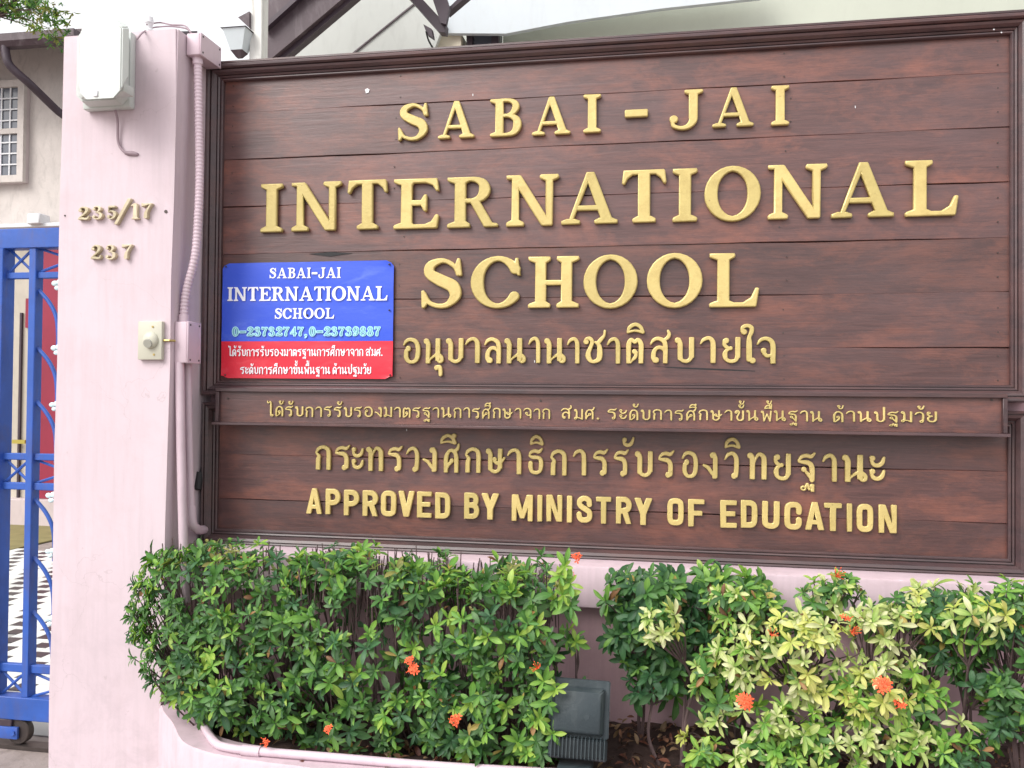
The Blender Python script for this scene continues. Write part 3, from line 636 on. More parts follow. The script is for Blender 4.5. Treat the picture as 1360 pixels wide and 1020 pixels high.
def prof(w_):
    s = w_/.07
    return [(0, .002)]+[(u*s, h) for u, h in [(0, .012), (.004, .016), (.009, .016), (.0095, .012), (.012, .012), (.0125, .018), (.019, .022), (.0195, .017), (.023, .017), (.0235, .024), (.033, .033), (.042, .036), (.0425, .03), (.0465, .03), (.047, .04), (.053, .046), (.062, .047), (.068, .043), (.07, .036)]]
# upper board
ux0, ux1 = P(296.5, 300, 0).x, P(1340, 300, 0).x
uz1 = .5*(P(298, 107.5, 0).z+P(1340, 50, 0).z); uz0 = .5*(P(292, 506, 0).z+P(1340, 511, 0).z)
up = thing('sign_board', ((ux0+ux1)/2, 0, uz0-.06), 'large dark varnished plank board with raised gold school name, the upper and tallest board', 'sign board')
def planks(x0, x1, zs, parent, joints=()):
    for k, (a, b) in enumerate(zip(zs, zs[1:])):
        xs_ = [x0-.01]+([joints[k]] if k < len(joints) and joints[k] else [])+[x1+.01]
        for xa, xb in zip(xs_, xs_[1:]):
            bm = bmesh.new(); g = .0005; dy = random.uniform(-.0008, .0008)
            nseg = 26; top, bot = [], []
            zt_, zb_ = max(a, b)-g, min(a, b)+g
            prev = None
            for i in range(nseg+1):
                x = xa+(xb-xa)*i/nseg; w1 = .0013*math.sin(x*5.3+k*2)+.0009*math.sin(x*17+k); y = dy+.0012*math.sin(x*3+k*1.7)
                e = .0012
                ring_ = [(x, .02, zb_+w1*.7), (x, y+e, zb_+w1*.7), (x, y, zb_+e+w1*.7), (x, y, zt_-e+w1), (x, y+e, zt_+w1), (x, .02, zt_+w1)]
                vs2 = [bm.verts.new(p) for p in ring_]
                if prev:
                    for j in range(6): bm.faces.new((prev[j], vs2[j], vs2[(j+1) % 6], prev[(j+1) % 6]))
                else: bm.faces.new(vs2)
                prev = vs2
            bm.faces.new(prev[::-1]); finish(bm, 'plank', M['plank'], parent)
uzs = [uz1+.01]+[P(298, y, 0).z for y in (151, 213, 275, 338, 400, 463)]+[uz0-.01]
planks(ux0, ux1, uzs, up)
box('backing_board', (ux0-.015, .0205, uz0-.015), (ux1+.015, YW-.001, uz1+.015), M['frame'], up)
moulding('frame_rail', ux0, ux1, uz0, uz1, 0, prof(.050), M['frame'], up)
# weather cap on top of the upper board
box('top_cap', (ux0-.051, -.044, uz1+.0505), (ux1+.051, .03, uz1+.0545), M['frame'], up, bev=.005, seg=2)
# lower board
lx0, lx1 = P(291, 640, 0).x, P(1337, 640, 0).x
lz0 = .5*(P(291, 703, 0).z+P(1337, 740, 0).z); lz1 = P(291, 551, 0).z
low = thing('sign_board', ((lx0+lx1)/2, 0, lz0-.06), 'lower dark wooden board with gold ministry approval lettering in Thai and English', 'sign board')
lzs = [lz1+.01]+[P(292, y, 0).z for y in (603, 662)]+[lz0-.01]
planks(lx0, lx1, lzs, low)
box('backing_board', (lx0-.015, .0205, lz0-.015), (lx1+.015, YW-.001, lz1+.008), M['frame'], low)
def prof2(w_):
    s = w_/.06
    return [(0, .002)]+[(u*s, h) for u, h in [(0, .010), (.004, .013), (.009, .013), (.0095, .008), (.012, .008), (.0125, .014), (.018, .017), (.0185, .012), (.022, .012), (.0225, .018), (.034, .030), (.045, .034), (.0455, .028), (.0485, .028), (.049, .036), (.055, .038), (.06, .034)]]
moulding('frame_rail', lx0, lx1, lz0, lz1-.004, 0, prof2(.046), M['frame'], low)
# the strip: shallow tray covering the joint
sx0, sx1 = P(287.5, 545, -.06).x, P(1337, 545, -.06).x
sz1 = .5*(P(290, 517.5, -.06).z+P(1337, 520, -.06).z); sz0 = .5*(P(290, 566, -.075).z+P(1337, 574.5, -.075).z)
strip = thing('sign_strip', ((sx0+sx1)/2, -.04, sz0), 'narrow wooden tray strip with small gold Thai lettering between the two boards', 'sign strip')
SY = -.056
box('strip_board', (sx0+.008, SY, sz0+.006), (sx1-.008, -.0475, sz1-.006), M['plank'], strip)
box('lip', (sx0-.003, SY-.030, sz0-.004), (sx1+.002, -.03, sz0+.0055), M['frame'], strip, bev=.0015)
box('top_rail', (sx0, SY-.013, sz1-.0125), (sx1, -.03, sz1), M['frame'], strip, bev=.0015)
for a, b in ((sx0, sx0+.0125), (sx1-.0125, sx1)):
    box('end_rail', (a, SY-.013, sz0+.006), (b, -.03, sz1-.013), M['frame'], strip, bev=.0015)
YT = -.001
row('serif', [('S', 529.7, 569.4), ('A', 582.6, 630.8), ('B', 651.5, 693.4), ('A', 707, 758), ('I', 775, 798.4), ('-', 829.7, 860.6), ('J', 889, 933.8), ('A', 945.6, 1000.6), ('I', 1023.5, 1047.6)], [(550, 138.5), (1035, 115)], [(550, 187.5), (1035, 167.5)], YT, .015, M['gold'], up, bev=.0032)
row('serif', [('I', 348, 377), ('N', 389, 455), ('T', 463, 516), ('E', 524, 583.8), ('R', 595, 662.5), ('N', 673, 742.6), ('A', 746, 820.5), ('T', 826, 885), ('I', 893, 926), ('O', 935, 1010), ('N', 1019, 1097.6), ('A', 1103, 1186), ('L', 1200.6, 1271)], [(360, 245.5), (1235, 213.5)], [(360, 309.5), (1235, 287.5)], YT, .017, M['gold'], up, bev=.0038)
row('serif', [('S', 560.6, 614), ('C', 626, 692), ('H', 702, 769.4), ('O', 775, 847), ('O', 859, 933), ('L', 941.6, 1007.4)], [(587, 344), (975, 336.5)], [(587, 410), (975, 408)], YT, .017, M['gold'], up, bev=.0038)
row('thB', [('อ', 536, 559), ('น', 563, 590), ('ุ', 577.5, 588.5), ('บ', 592.5, 616), ('า', 618, 638), ('ล', 643.5, 666), ('น', 670, 699), ('า', 702, 718), ('น', 723, 752), ('า', 753, 770), ('ช', 775, 805), ('า', 806, 824), ('ต', 831.5, 855), ('ิ', 832, 856), ('ส', 863, 891), ('บ', 896, 922), ('า', 929, 950.5), ('ย', 959, 983), ('ใ', 983, 1003.5), ('จ', 1004.5, 1030)], [(540, 449.5), (1020, 448)], [(540, 483), (1020, 483)], YT, .011, M['gold'], up, bev=.0022)
row('thB', [('ก', 420, 440.5), ('ร', 446, 466), ('ะ', 468, 484), ('ท', 487, 510), ('ร', 516, 535.5), ('ว', 540, 557.5), ('ง', 562, 581), ('ศ', 590, 611), ('ึ', 585, 607), ('ก', 618, 639), ('ษ', 645.5, 671.6), ('า', 674, 693), ('ธ', 702, 722), ('ิ', 704, 722.5), ('ก', 731, 753), ('า', 761, 779), ('ร', 788, 808), ('ร', 815, 835), ('ั', 826, 842.5), ('บ', 843, 867), ('ร', 874, 895.5), ('อ', 905, 927), ('ง', 933, 953), ('ว', 961.5, 981), ('ิ', 961.5, 983), ('ท', 991.7, 1018), ('ย', 1027, 1050), ('ฐ', 1059, 1083), ('า', 1091.6, 1111), ('น', 1117.5, 1151.6), ('ะ', 1154, 1175)], [(430, 591.5), (1140, 603.5)], [(430, 623.5), (1140, 640)], YT, .011, M['gold'], low, bev=.0022)
row('sans', [('A', 408, 428.6), ('P', 433.5, 453), ('P', 457.7, 478), ('R', 482.5, 503), ('O', 506.6, 527), ('V', 530, 551), ('E', 554.5, 574), ('D', 578.6, 598.6), ('B', 617, 637), ('Y', 640, 663), ('M', 680, 708), ('I', 714, 720.5), ('N', 726, 747), ('I', 753, 760), ('S', 766, 787), ('T', 791.7, 812), ('R', 818, 839), ('Y', 842.5, 866), ('O', 886, 908), ('F', 913.6, 935.4), ('E', 956.4, 978.5), ('D', 983.5, 1005.6), ('U', 1011.5, 1035), ('C', 1041, 1064.5), ('A', 1069, 1094), ('T', 1094, 1117.5), ('I', 1124, 1131), ('O', 1137, 1159), ('N', 1166, 1190)], [(418, 648.7), (1178, 669.5)], [(418, 682.5), (1178, 707)], YT, .011, M['gold'], low, bev=.002)
for txt, a, b in (("ได้รับการรับรองมาตรฐานการศึกษาจาก", 355, 731), ("สมศ.", 745, 796), ("ระดับการศึกษาขั้นพื้นฐาน", 807, 1092), ("ด้านปฐมวัย", 1106, 1244)):
    row('thS', autorow('thS', txt, a, b), [(370, 539.5), (1240, 547)], [(370, 553), (1240, 561.5)], SY, .006, M['gold'], strip, bev=.0008, res=.02)

# split in the bottom plank, nail heads and bird droppings
def sliver(name, pts, Y, m, parent, d=.0008):
    bm = bmesh.new(); prism(bm, [P(x, y, Y) for x, y in pts], (0, d, 0)); finish(bm, name, m, parent)
sliver('split', [(868, 486.6), (905, 487.8), (950, 489.6), (1003, 492.4), (1003, 493.4), (950, 491.6), (905, 489.6)], -.0022, M['black'], up, .0015)
sliver('split', [(410, 337), (440, 334.6), (468, 336.4), (455, 338), (438, 340.5), (425, 339)], -.0022, M['black'], up, .0015)
sliver('dropping', [(484.5, 119), (488, 117), (491, 119), (489.5, 123), (486, 124)], -.0022, M['white'], up)
for px, py in ((1320, 39), (1330, 43)): sliver('dropping', [(px-1.2, py), (px, py-1.2), (px+1.3, py), (px, py+1.3)], -.036, M['white'], up)
for px, py in ((628, 126), (1136, 142), (710, 480), (540, 571)): sliver('dropping', [(px-.7, py-1.5), (px+.6, py-1.4), (px+.5, py+1.6), (px-.5, py+1.4)], -.0022, M['white'], up if py < 500 else low)
random.seed(9)
for k, zc_ in enumerate([.5*(a+b) for a, b in zip(uzs, uzs[1:])]):
    for x in (ux0+.03, ux0+.62+random.uniform(-.02, .02), ux1-.62+random.uniform(-.02, .02), ux1-.03):
        for dz in (-.035, .035):
            if (k in (4, 5, 6) and x < ux0+.6) or not uz0+.01 < zc_+dz < uz1-.01: continue
            bm = bmesh.new(); tube(bm, [(x, -.0008, zc_+dz), (x, -.0024, zc_+dz)], .0022, 6); finish(bm, 'nail_head', M['steel'], up)
for px, py in ((303, 529), (718, 532), (1317, 531)):
    p = P(px, py, SY); bm = bmesh.new(); tube(bm, [p+Vector((0, .001, 0)), p-Vector((0, .0025, 0))], .0035, 8); finish(bm, 'nail_head', M['steel'], strip)

# ---------------------------------------------------------------- blue and red sheet sign
shY = -.012
c_ = [P(295.5, 349, shY), P(521.5, 346.5, shY), P(522.5, 503, shY), P(294, 502.5, shY)]
zsplit = P(408, 453, shY).z
sh = thing('sheet_sign', P(408, 503, shY), 'small blue and red sheet sign with white lettering screwed onto the upper board', 'sign')
def sheet_part(name, x0, x1, z0, z1, m, cut):
    bm = bmesh.new(); nx, nz = 24, 14; grid = {}
    def yy(x, z): return shY+.0011*math.sin(x*24+z*9)+.0008*math.sin(z*50+x*7)
    for i in range(nx+1):
        for j in range(nz+1):
            x = x0+(x1-x0)*i/nx; z = z0+(z1-z0)*j/nz
            grid[i, j] = bm.verts.new((x, yy(x, z), z))
    for i in range(nx):
        for j in range(nz): bm.faces.new((grid[i, j], grid[i+1, j], grid[i+1, j+1], grid[i, j+1]))
    for (i, j, sx_, sz_) in cut:      # rounded, slightly curled corner
        v = grid[i, j]; v.co.x += sx_*.008; v.co.z += sz_*.008; v.co.y -= .003
    r = bmesh.ops.extrude_face_region(bm, geom=bm.faces[:])
    for v in [g for g in r['geom'] if isinstance(g, bmesh.types.BMVert)]: v.co.y += .002
    return finish(bm, name, m, sh, smooth=True)
sx_0, sx_1 = .5*(c_[0].x+c_[3].x), .5*(c_[1].x+c_[2].x); szt, szb = .5*(c_[0].z+c_[1].z), .5*(c_[2].z+c_[3].z)
sheet_part('blue_panel', sx_0, sx_1, zsplit, szt, M['blue_sheet'], [(0, 14, 1, -1), (24, 14, -1, -1)])
sheet_part('red_panel', sx_0, sx_1, szb, zsplit-.0004, M['red_sheet'], [(0, 0, 1, 1), (24, 0, -1, 1)])
for px, py in ((300, 354), (517, 351), (408, 418.5), (518, 498), (299, 498), (517, 412)):
    p = P(px, py, shY-.003); t = bmesh.new(); bmesh.ops.create_uvsphere(t, u_segments=8, v_segments=5, radius=.0032)
    for v in t.verts: v.co += p
    finish(t, 'screw', M['steel'], sh, True)
ty = shY-.0024
def spread(font, text, a, b, gap=.1, space=.3):
    out = autorow(font, text, a, b, gap, space); return out
flatrow('serif', spread('serif', 'SABAI-JAI', 358, 452.5), [(358, 356), (452, 355)], [(358, 369.6), (452, 369.2)], ty, M['printwhite'], sh, 'lettering', res=.02)
flatrow('serif', spread('serif', 'INTERNATIONAL', 302, 514.6, .06), [(302, 381.5), (515, 380)], [(302, 399.8), (515, 399)], ty, M['printwhite'], sh, 'lettering', res=.02)
flatrow('serif', spread('serif', 'SCHOOL', 365, 443.8, .08), [(365, 409.5), (444, 409)], [(365, 423.4), (444, 423)], ty, M['printwhite'], sh, 'lettering', res=.02)
ph = spread('serif', '0-23732747, 0-23739887', 308.7, 505, .13, .12)
flatrow('serif', ph, [(309, 434.5), (505, 434)], [(309, 446.3), (505, 446)], ty, M['printcyan'], sh, 'lettering', res=.02, level=.055)
flatrow('serif', ph, [(309, 434.5), (505, 434)], [(309, 446.3), (505, 446)], ty-.0007, M['printteal'], sh, 'lettering', res=.02, level=-.035)
flatrow('thS', autorow('thS', "ได้รับการรับรองมาตรฐานการศึกษาจาก สมศ.", 303, 508, .12, .3), [(303, 464), (508, 463.5)], [(303, 473), (508, 472.7)], ty, M['printwhite'], sh, 'lettering', res=.03, level=.012)
flatrow('thS', autorow('thS', "ระดับการศึกษาขั้นพื้นฐาน ด้านปฐมวัย", 319, 492.7, .12, .3), [(319, 487.5), (493, 487.5)], [(319, 496.7), (493, 496.7)], ty, M['printwhite'], sh, 'lettering', res=.03, level=.012)

# ================================================================== ELECTRICAL THINGS ON THE PILLAR
def jbox(p_lo, p_hi, label, screws=True):
    """box on the pillar's right face; p = (x0,y0,z0),(x1,y1,z1)"""
    a, b = Vector(p_lo), Vector(p_hi)
    j = thing('junction_box', ((a.x+b.x)/2, (a.y+b.y)/2, a.z), label, 'junction box', 'junction boxes on the pillar side')
    box('box_body', a, (b.x-.006, b.y, b.z), M['pipe'], j, bev=.004, seg=2)
    box('lid', (b.x-.0055, a.y-.001, a.z-.001), (b.x, b.y+.001, b.z+.001), M['pipe'], j, bev=.002)
    for y in (a.y+.012, b.y-.012):
        for z in (a.z+.01, b.z-.01):
            t = bmesh.new(); tube(t, [(b.x-.001, y, z), (b.x+.0012, y, z)], .0032, 8); finish(t, 'screw', M['black'], j)
    return j
q1 = PS(247, 60); zA, zB = P(250, 73, q1.y).z, P(250, 44, q1.y).z; xA = P(267, 60, q1.y).x
y2 = q1.y+.0; pe = PX(294, 70, xA)
jbox((q1.x+.001, q1.y, zA), (xA, pe.y, zB), 'pink painted junction box at the top of the pillar beside the upper board')
TOPBOX = (q1, xA, zA, pe)
q2 = PS(231, 455); zC, zD = P(240, 482, q2.y).z, P(240, 427, q2.y).z; xB = P(250, 455, q2.y).x; pf = PX(267, 455, xB)
jbox((q2.x+.001, q2.y, zC), (xB, pf.y, zD), 'pink painted junction box halfway down the pillar side, level with the doorbell')
# corrugated flexible conduit
cpts = []
for px, py in ((262.5, 76), (263, 95), (264, 150), (265, 230), (263, 290), (259, 340), (249, 380), (245, 405), (244, 432)):
    f = (py-76)/(432-76); y = (q1.y+.028)*(1-f)+(q2.y+.028)*f; cpts.append(P(px, py, y))
cs = smooth_pts(cpts, 26)
tot = [0]
for a, b in zip(cs, cs[1:]): tot.append(tot[-1]+(b-a).length)
npt = 300; pts, rad = [], []
for i in range(npt):
    s = tot[-1]*i/(npt-1); k = max(j for j in range(len(tot)) if tot[j] <= s+1e-9); k = min(k, len(cs)-2)
    f = (s-tot[k])/(tot[k+1]-tot[k]+1e-12); pts.append(cs[k].lerp(cs[k+1], f)); rad.append(.0130+.0011*math.sin(i*1.57+.4) if True else 0)
cond = thing('flexible_conduit', tuple(pts[-1]), 'pink painted corrugated conduit snaking between the two junction boxes', 'conduit')
tubeobj('corrugated_hose', pts, rad, M['pipe'], cond, 12)
tubeobj('gland', [P(262.5, 72, q1.y+.028), P(262.8, 86, q1.y+.028)], .0165, M['pipe'], cond, 12)
tubeobj('gland', [P(244.6, 418, q2.y+.028), P(244, 428, q2.y+.028)], .0165, M['pipe'], cond, 12)
# two straight pipes below
y1_ = q2.y+.012
def pipe_pts(seq, yy): return [P(px, py, yy) for px, py in seq]
pp = thing('drain_conduit', tuple(P(241, 745, y1_)), 'straight pink painted pipe nearest the pillar edge running down behind the hedge', 'pipe', None)
tubeobj('pipe_run', pipe_pts([(238.5, 481), (240.5, 600), (243, 700), (244.5, 745), (247, 800)], y1_), .0145, M['pipe'], pp, 14)
y2_ = q2.y+.06
pp = thing('elbow_conduit', tuple(P(258, 705, y2_)), 'pink painted pipe with a bottom elbow turning in under the boards', 'pipe', None)
tubeobj('pipe_run', pipe_pts([(249, 481), (250.5, 560), (252.5, 640), (254, 678)], y2_), .0125, M['pipe'], pp, 14)
el = [P(254, 676, y2_), P(254.5, 688, y2_), P(257, 698, y2_+.01), P(264, 703.5, y2_+.05), P(272, 703.5, y2_+.12)]
tubeobj('elbow', smooth_pts(el, 6), .0145, M['pipe'], pp, 14)
tubeobj('coupling', [P(253.4, 672, y2_), P(254, 686, y2_)], .016, M['pipe'], pp, 14)
# black cable end by the lower board
pk = P(264, 640, -.04); cb_ = thing('cable_gland', tuple(pk), 'small black cable connector in the gap beside the lower board', 'cable connector')
tubeobj('connector_body', [P(262.5, 650, -.05), P(265, 628, -.03)], [.012, .015], M['black'], cb_, 10)
tubeobj('cable', smooth_pts([P(265, 630, -.03), P(268, 620, -.01), P(274, 610, .01)], 5), .005, M['black'], cb_, 8)
# doorbell
db = thing('doorbell', tuple(P(204, 453, YP)), 'cream doorbell plate with a round push button on the pillar edge', 'doorbell')
pa, pb = P(186.5, 478, YP), P(219, 427, YP)
box('back_plate', (pa.x, YP-.016, pa.z), (pb.x, YP+.001, pb.z), M['cream'], db, bev=.003, seg=2)
pc = P(200.5, 452, YP-.016); bm = bmesh.new()
bmesh.ops.create_uvsphere(bm, u_segments=24, v_segments=14, radius=.0265)
for v in bm.verts: v.co = Vector((v.co.x, v.co.y*.55, v.co.z))+Vector((pc.x, YP-.017, pc.z))
finish(bm, 'dome', M['cream'], db, True)
bm = bmesh.new(); tube(bm, [(pc.x-.002, YP-.024, pc.z-.009), (pc.x-.002, YP-.0325, pc.z-.0115)], [.0155, .0135], 20); finish(bm, 'push_button', paint('grey_button', (.38, .38, .33), .4), db, True)
for px, py in ((203, 434), (204.5, 471)):
    p = P(px, py, YP-.016); bm = bmesh.new(); tube(bm, [p+Vector((0, .001, 0)), p-Vector((0, .002, 0))], .0035, 8); finish(bm, 'screw', M['brass'], db)
a_, b_2 = P(221, 453.5, YP-.006), P(232, 453.5, YP-.006)
tubeobj('cable_nipple', [(pb.x-.003, YP-.006, pc.z), (pb.x+.02, YP-.006, pc.z), (pb.x+.03, YP+.01, pc.z)], .0035, M['brass'], db, 8)
# small hole marks with a rusty stud
for px, py in ((86.5, 286.5), (220.5, 281)):
    p = P(px, py, YP); t = thing('wall_plug', tuple(p), 'tiny dark plug in the pillar to the '+('left' if px < 100 else 'right')+' of the number 235/17', 'plug')
    bm = bmesh.new(); tube(bm, [p+Vector((0, .003, 0)), p-Vector((0, .002, 0))], .003 if px < 100 else .0055, 8); finish(bm, 'plug_body', M['steel'], t)
# electricity meter
mt = thing('electricity_meter', tuple(P(140, 140, YP)), 'boxy off-white electricity meter with a clear cover near the top of the pillar', 'electricity meter')
mp_ = lambda px, py, y=YP: P(px, py, y)
def loft(name, secs, m, parent, smooth=True, bev=0):
    bm = bmesh.new(); rings = [[bm.verts.new(p) for p in s] for s in secs]
    n = len(rings[0])
    for a, b in zip(rings, rings[1:]):
        for k in range(n): bm.faces.new((a[k], a[(k+1) % n], b[(k+1) % n], b[k]))
    bm.faces.new(rings[0][::-1]); bm.faces.new(rings[-1])
    if bev: bmesh.ops.bevel(bm, geom=bm.edges[:], offset=bev, segments=2, affect='EDGES')
    return finish(bm, name, m, parent, smooth)
mx0, mx1 = P(118, 90, YP).x, P(181, 90, YP).x; mz0, mz1 = P(150, 148, YP).z, P(150, 48, YP).z
box('base_plate', (mx0, YP-.03, mz0), (mx1, YP+.001, mz1), M['meter'], mt, bev=.008, seg=2)
hx0, hx1 = P(101, 90, YP-.15).x, P(163, 90, YP-.15).x
hz0, hz1 = P(140, 132, YP-.15).z, P(140, 40, YP-.15).z
def rr(x0, x1, z0, z1, y, c): return [(x0+c, y, z0), (x1-c, y, z0), (x1, y, z0+c), (x1, y, z1-c), (x1-c, y, z1), (x0+c, y, z1), (x0, y, z1-c), (x0, y, z0+c)]
loft('housing', [rr(mx0+.006, mx1-.004, mz0+.006, mz1-.005, YP-.03, .02), rr(mx0+.008, mx1-.006, mz0+.012, mz1-.006, YP-.07, .02)], M['meter'], mt, bev=.002)
bm = bmesh.new()
loft('clear_cover', [rr(mx0+.010, mx1-.010, mz0+.014, mz1-.008, YP-.07, .02), rr(hx0+.004, hx1, mz0+.035, mz1-.01, YP-.12, .022), rr(hx0+.010, hx1-.006, hz0, mz1-.02, YP-.148, .024)], paint('clear_cover_plastic', (.62, .66, .63), .15, .05, 6, (.4, .4, .38), .3), mt, bev=.004)
box('terminal_cover', (hx0+.03, YP-.128, mz0+.012), (hx1-.01, YP-.075, mz0+.042), M['meter'], mt, bev=.006, seg=2)
box('seal_tab', (hx0+.06, YP-.152, hz0+.01), (hx0+.075, YP-.146, hz0+.03), M['white'], mt, bev=.002)
for k in range(0):
    z = 0
    box('dial_band', (hx0+.03, YP-.1505, z+.07), (hx1-.03, YP-.1475, z+.078), M['meter'], mt)
# wire under the meter
wr = thing('meter_wire', tuple(P(175, 204, YP)), 'short grimy pink wire drooping below the electricity meter into the pillar', 'wire')
tubeobj('wire_run', smooth_pts([P(153, 146, YP-.03), P(156, 160, YP-.015), P(156.5, 185, YP-.008), P(160, 196, YP-.007), P(168, 203, YP-.007), P(183, 205, YP-.002)], 6), .0042, M['dirt_wire'], wr, 8)
tubeobj('plaster_collar', smooth_pts([P(166, 203.5, YP-.001), P(175, 204, YP-.001), P(184, 205.5, YP-.001)], 4), [.004, .006, .008, .008, .008, .008, .007, .006, .004], M['dirt_wire'], wr, 8)
# supply wires and insulator on the pillar top
ins = thing('insulator', tuple(P(198, 36, -.03)), 'small porcelain insulator with service wires on top of the pillar', 'insulator')
pI = Vector((P(198, 38, -.19).x, -.19, zt-.002))
bm = bmesh.new(); tube(bm, [pI, pI+Vector((0, 0, .015)), pI+Vector((0, 0, .02)), pI+Vector((0, 0, .035)), pI+Vector((0, 0, .04)), pI+Vector((0, 0, .058))], [.016, .016, .011, .011, .015, .012], 12); finish(bm, 'porcelain_body', M['white'], ins, True)
top_ = pI+Vector((0, -.012, .03))
tubeobj('service_wire', smooth_pts([top_, P(212, 30, -.05), P(228, 33, -.08), P(245, 34, -.1), P(252, 41, q1.y+.03), P(254, 46, q1.y+.03)], 6), .0028, M['dirt_wire'], ins, 6)
tubeobj('service_wire', smooth_pts([P(182, 52, YP-.04), P(190, 43, YP-.02), P(202, 37, -.12), P(225, 35, -.1), P(247, 38, -.1), P(256, 46, q1.y+.02)], 6), .0028, M['dirt_wire'], ins, 6)

# ================================================================== PLANTER
zc = PZ(213, 935, 0) and None
zcurb = P(213, 937, YP).z
def outer_pts(off):
    """plan outline of the planter front, offset outwards"""
    base_ = [(xpr-.045, YP+.035), (xpr+.03, YP-.055), (xpr+.10, YP-.125), (xpr+.205, YP-.245), (xpr+.30, YP-.295), (xpr+.40, YP-.318), (xpr+.58, YP-.335), (xpr+1.1, YP-.35), (2.6, YP-.38)]
    p = smooth_pts([(x, y, 0) for x, y in base_], 6); out = []
    for i, a in enumerate(p):
        d = (p[min(i+1, len(p)-1)]-p[max(i-1, 0)]).normalized(); n = Vector((-d.y, d.x, 0)); out.append(a+n*off)
    return out
pln = thing('planter', (.5, -.45, 0), 'low pink rendered planter with a rounded corner in front of the wall', 'planter')
def planter():
    bm = bmesh.new(); A = outer_pts(0); B = outer_pts(.10); z1 = zcurb
    sec = []
    for a, b in zip(A, B):
        m0 = a.lerp(b, .06); m1 = a.lerp(b, .94)
        sec.append([bm.verts.new(v) for v in ((a.x, a.y, 0), (a.x, a.y, z1-.008), (m0.x, m0.y, z1), (m1.x, m1.y, z1), (b.x, b.y, z1-.008), (b.x, b.y, 0))])
    for s, t in zip(sec, sec[1:]):
        for k in range(6): bm.faces.new((s[k], s[(k+1) % 6], t[(k+1) % 6], t[k]))
    bm.faces.new(sec[0]); bm.faces.new(sec[-1][::-1])
    finish(bm, 'kerb_wall', M['pinklit'], pln, True)
planter()
zs_ = zcurb-.022
def soil():
    bm = bmesh.new(); nx, ny = 170, 28; g = {}
    B = outer_pts(.06)
    for i in range(nx+1):
        x = xpr+(2.6-xpr)*i/nx
        yf = None
        c = [b for b in B if b.x >= x]; yf = (c[0].y if c else B[-1].y)
        for j in range(ny+1):
            y = yf+(-.10-yf)*j/ny
            z = zs_+.045*(j/ny)**1.3+.008*math.sin(x*9+y*7)+.007*math.sin(x*31)*math.cos(y*37)+random.uniform(-.004, .004)
            g[i, j] = bm.verts.new((x, y, z))
    for i in range(nx):
        for j in range(ny): bm.faces.new((g[i, j], g[i+1, j], g[i+1, j+1], g[i, j+1]))
    return tag(finish(bm, 'soil', M['soil'], None, True), kind='structure')
soil()
# pipe lying on the planter kerb
hp = thing('kerb_pipe', tuple(P(345, 1000, -.4)), 'pink painted pipe lying along the planter kerb under the green hedge', 'pipe')
zp = zcurb+.012
kp = smooth_pts([PZ(238, 925, zp+.02), PZ(262, 950, zp), PZ(284, 984, zp), PZ(304, 993, zp), PZ(345, 998, zp), PZ(430, 1005, zp), PZ(620, 1020, zp), PZ(900, 1034, zp)], 8)
tubeobj('pipe_run', kp, .0115, M['pipe'], hp, 12)
tubeobj('coupling', [PZ(322, 996, zp), PZ(346, 998.2, zp)], .0145, M['pipe'], hp, 12)

# ================================================================== FOLIAGE
def leaf_mesh(col, tip, curl, fold, shape=0, name='leaf'):
    """unit leaf along +Y, blade normal +Z"""
    prof_ = [(0, .03), (.18, .11), (.42, .2), (.66, .225), (.86, .14), (1, .0)] if shape == 0 else [(0, .03), (.2, .13), (.45, .17), (.7, .12), (.9, .05), (1, .0)]
    v, f, c, uv = [], [], [], []
    for i, (y, w_) in enumerate(prof_):
        a = curl*y*y; z = -a*.5; yy = y*(1-.12*a)
        for k, s in enumerate((-1, 0, 1)):
            v.append((s*w_, yy, z+abs(s)*w_*fold)); cc = [col[j]*(1-y)+tip[j]*y for j in range(3)]; c.append((*cc, 1)); uv.append((abs(s), y, 0))
    for i in range(len(prof_)-1):
        b = i*3
        f += [(b, b+1, b+4, b+3), (b+1, b+2, b+5, b+4)]
    return v, f, c, uv
def make_mesh(name, v, f, c, uv, m):
    me = bpy.data.meshes.new(name); me.from_pydata([tuple(x) for x in v], [], f)
    ca = me.color_attributes.new('leafcol', 'FLOAT_COLOR', 'POINT'); ca.data.foreach_set('color', np.array(c, dtype=np.float32).ravel())
    ua = me.attributes.new('leafuv', 'FLOAT_VECTOR', 'POINT'); ua.data.foreach_set('vector', np.array(uv, dtype=np.float32).ravel())
    me.materials.append(m); me.polygons.foreach_set('use_smooth', [True]*len(me.polygons)); return me
PAL = {
 'green': [((.045, .14, .028), (.06, .18, .035)), ((.06, .19, .035), (.08, .23, .045)), ((.035, .105, .03), (.05, .14, .035)), ((.10, .26, .045), (.15, .32, .055)), ((.07, .17, .06), (.09, .2, .06))],
 'fresh': [((.13, .32, .04), (.20, .40, .06)), ((.09, .25, .04), (.14, .33, .05)), ((.20, .38, .05), (.30, .46, .08))],
 'dark': [((.025, .085, .035), (.035, .11, .04)), ((.04, .13, .05), (.05, .15, .05)), ((.03, .10, .03), (.045, .13, .035))],
 'lime': [((.27, .40, .09), (.52, .58, .22)), ((.38, .48, .13), (.64, .66, .33)), ((.46, .53, .2), (.72, .71, .44)), ((.2, .36, .07), (.4, .5, .13))],
 'yellow': [((.42, .50, .09), (.62, .64, .18)), ((.5, .55, .12), (.72, .68, .25))],
 'dead': [((.28, .14, .05), (.36, .2, .08)), ((.35, .25, .06), (.42, .34, .1)), ((.13, .06, .03), (.2, .1, .04))],
 'olive': [((.14, .2, .05), (.24, .26, .08)), ((.2, .24, .06), (.34, .3, .1))],
}
for _k in ('green', 'dark', 'fresh'): PAL[_k] = [tuple(tuple(x*f for x, f in zip(c, (1.2, 1.08, 1.15))) for c in pr) for pr in PAL[_k]]
LV = {}
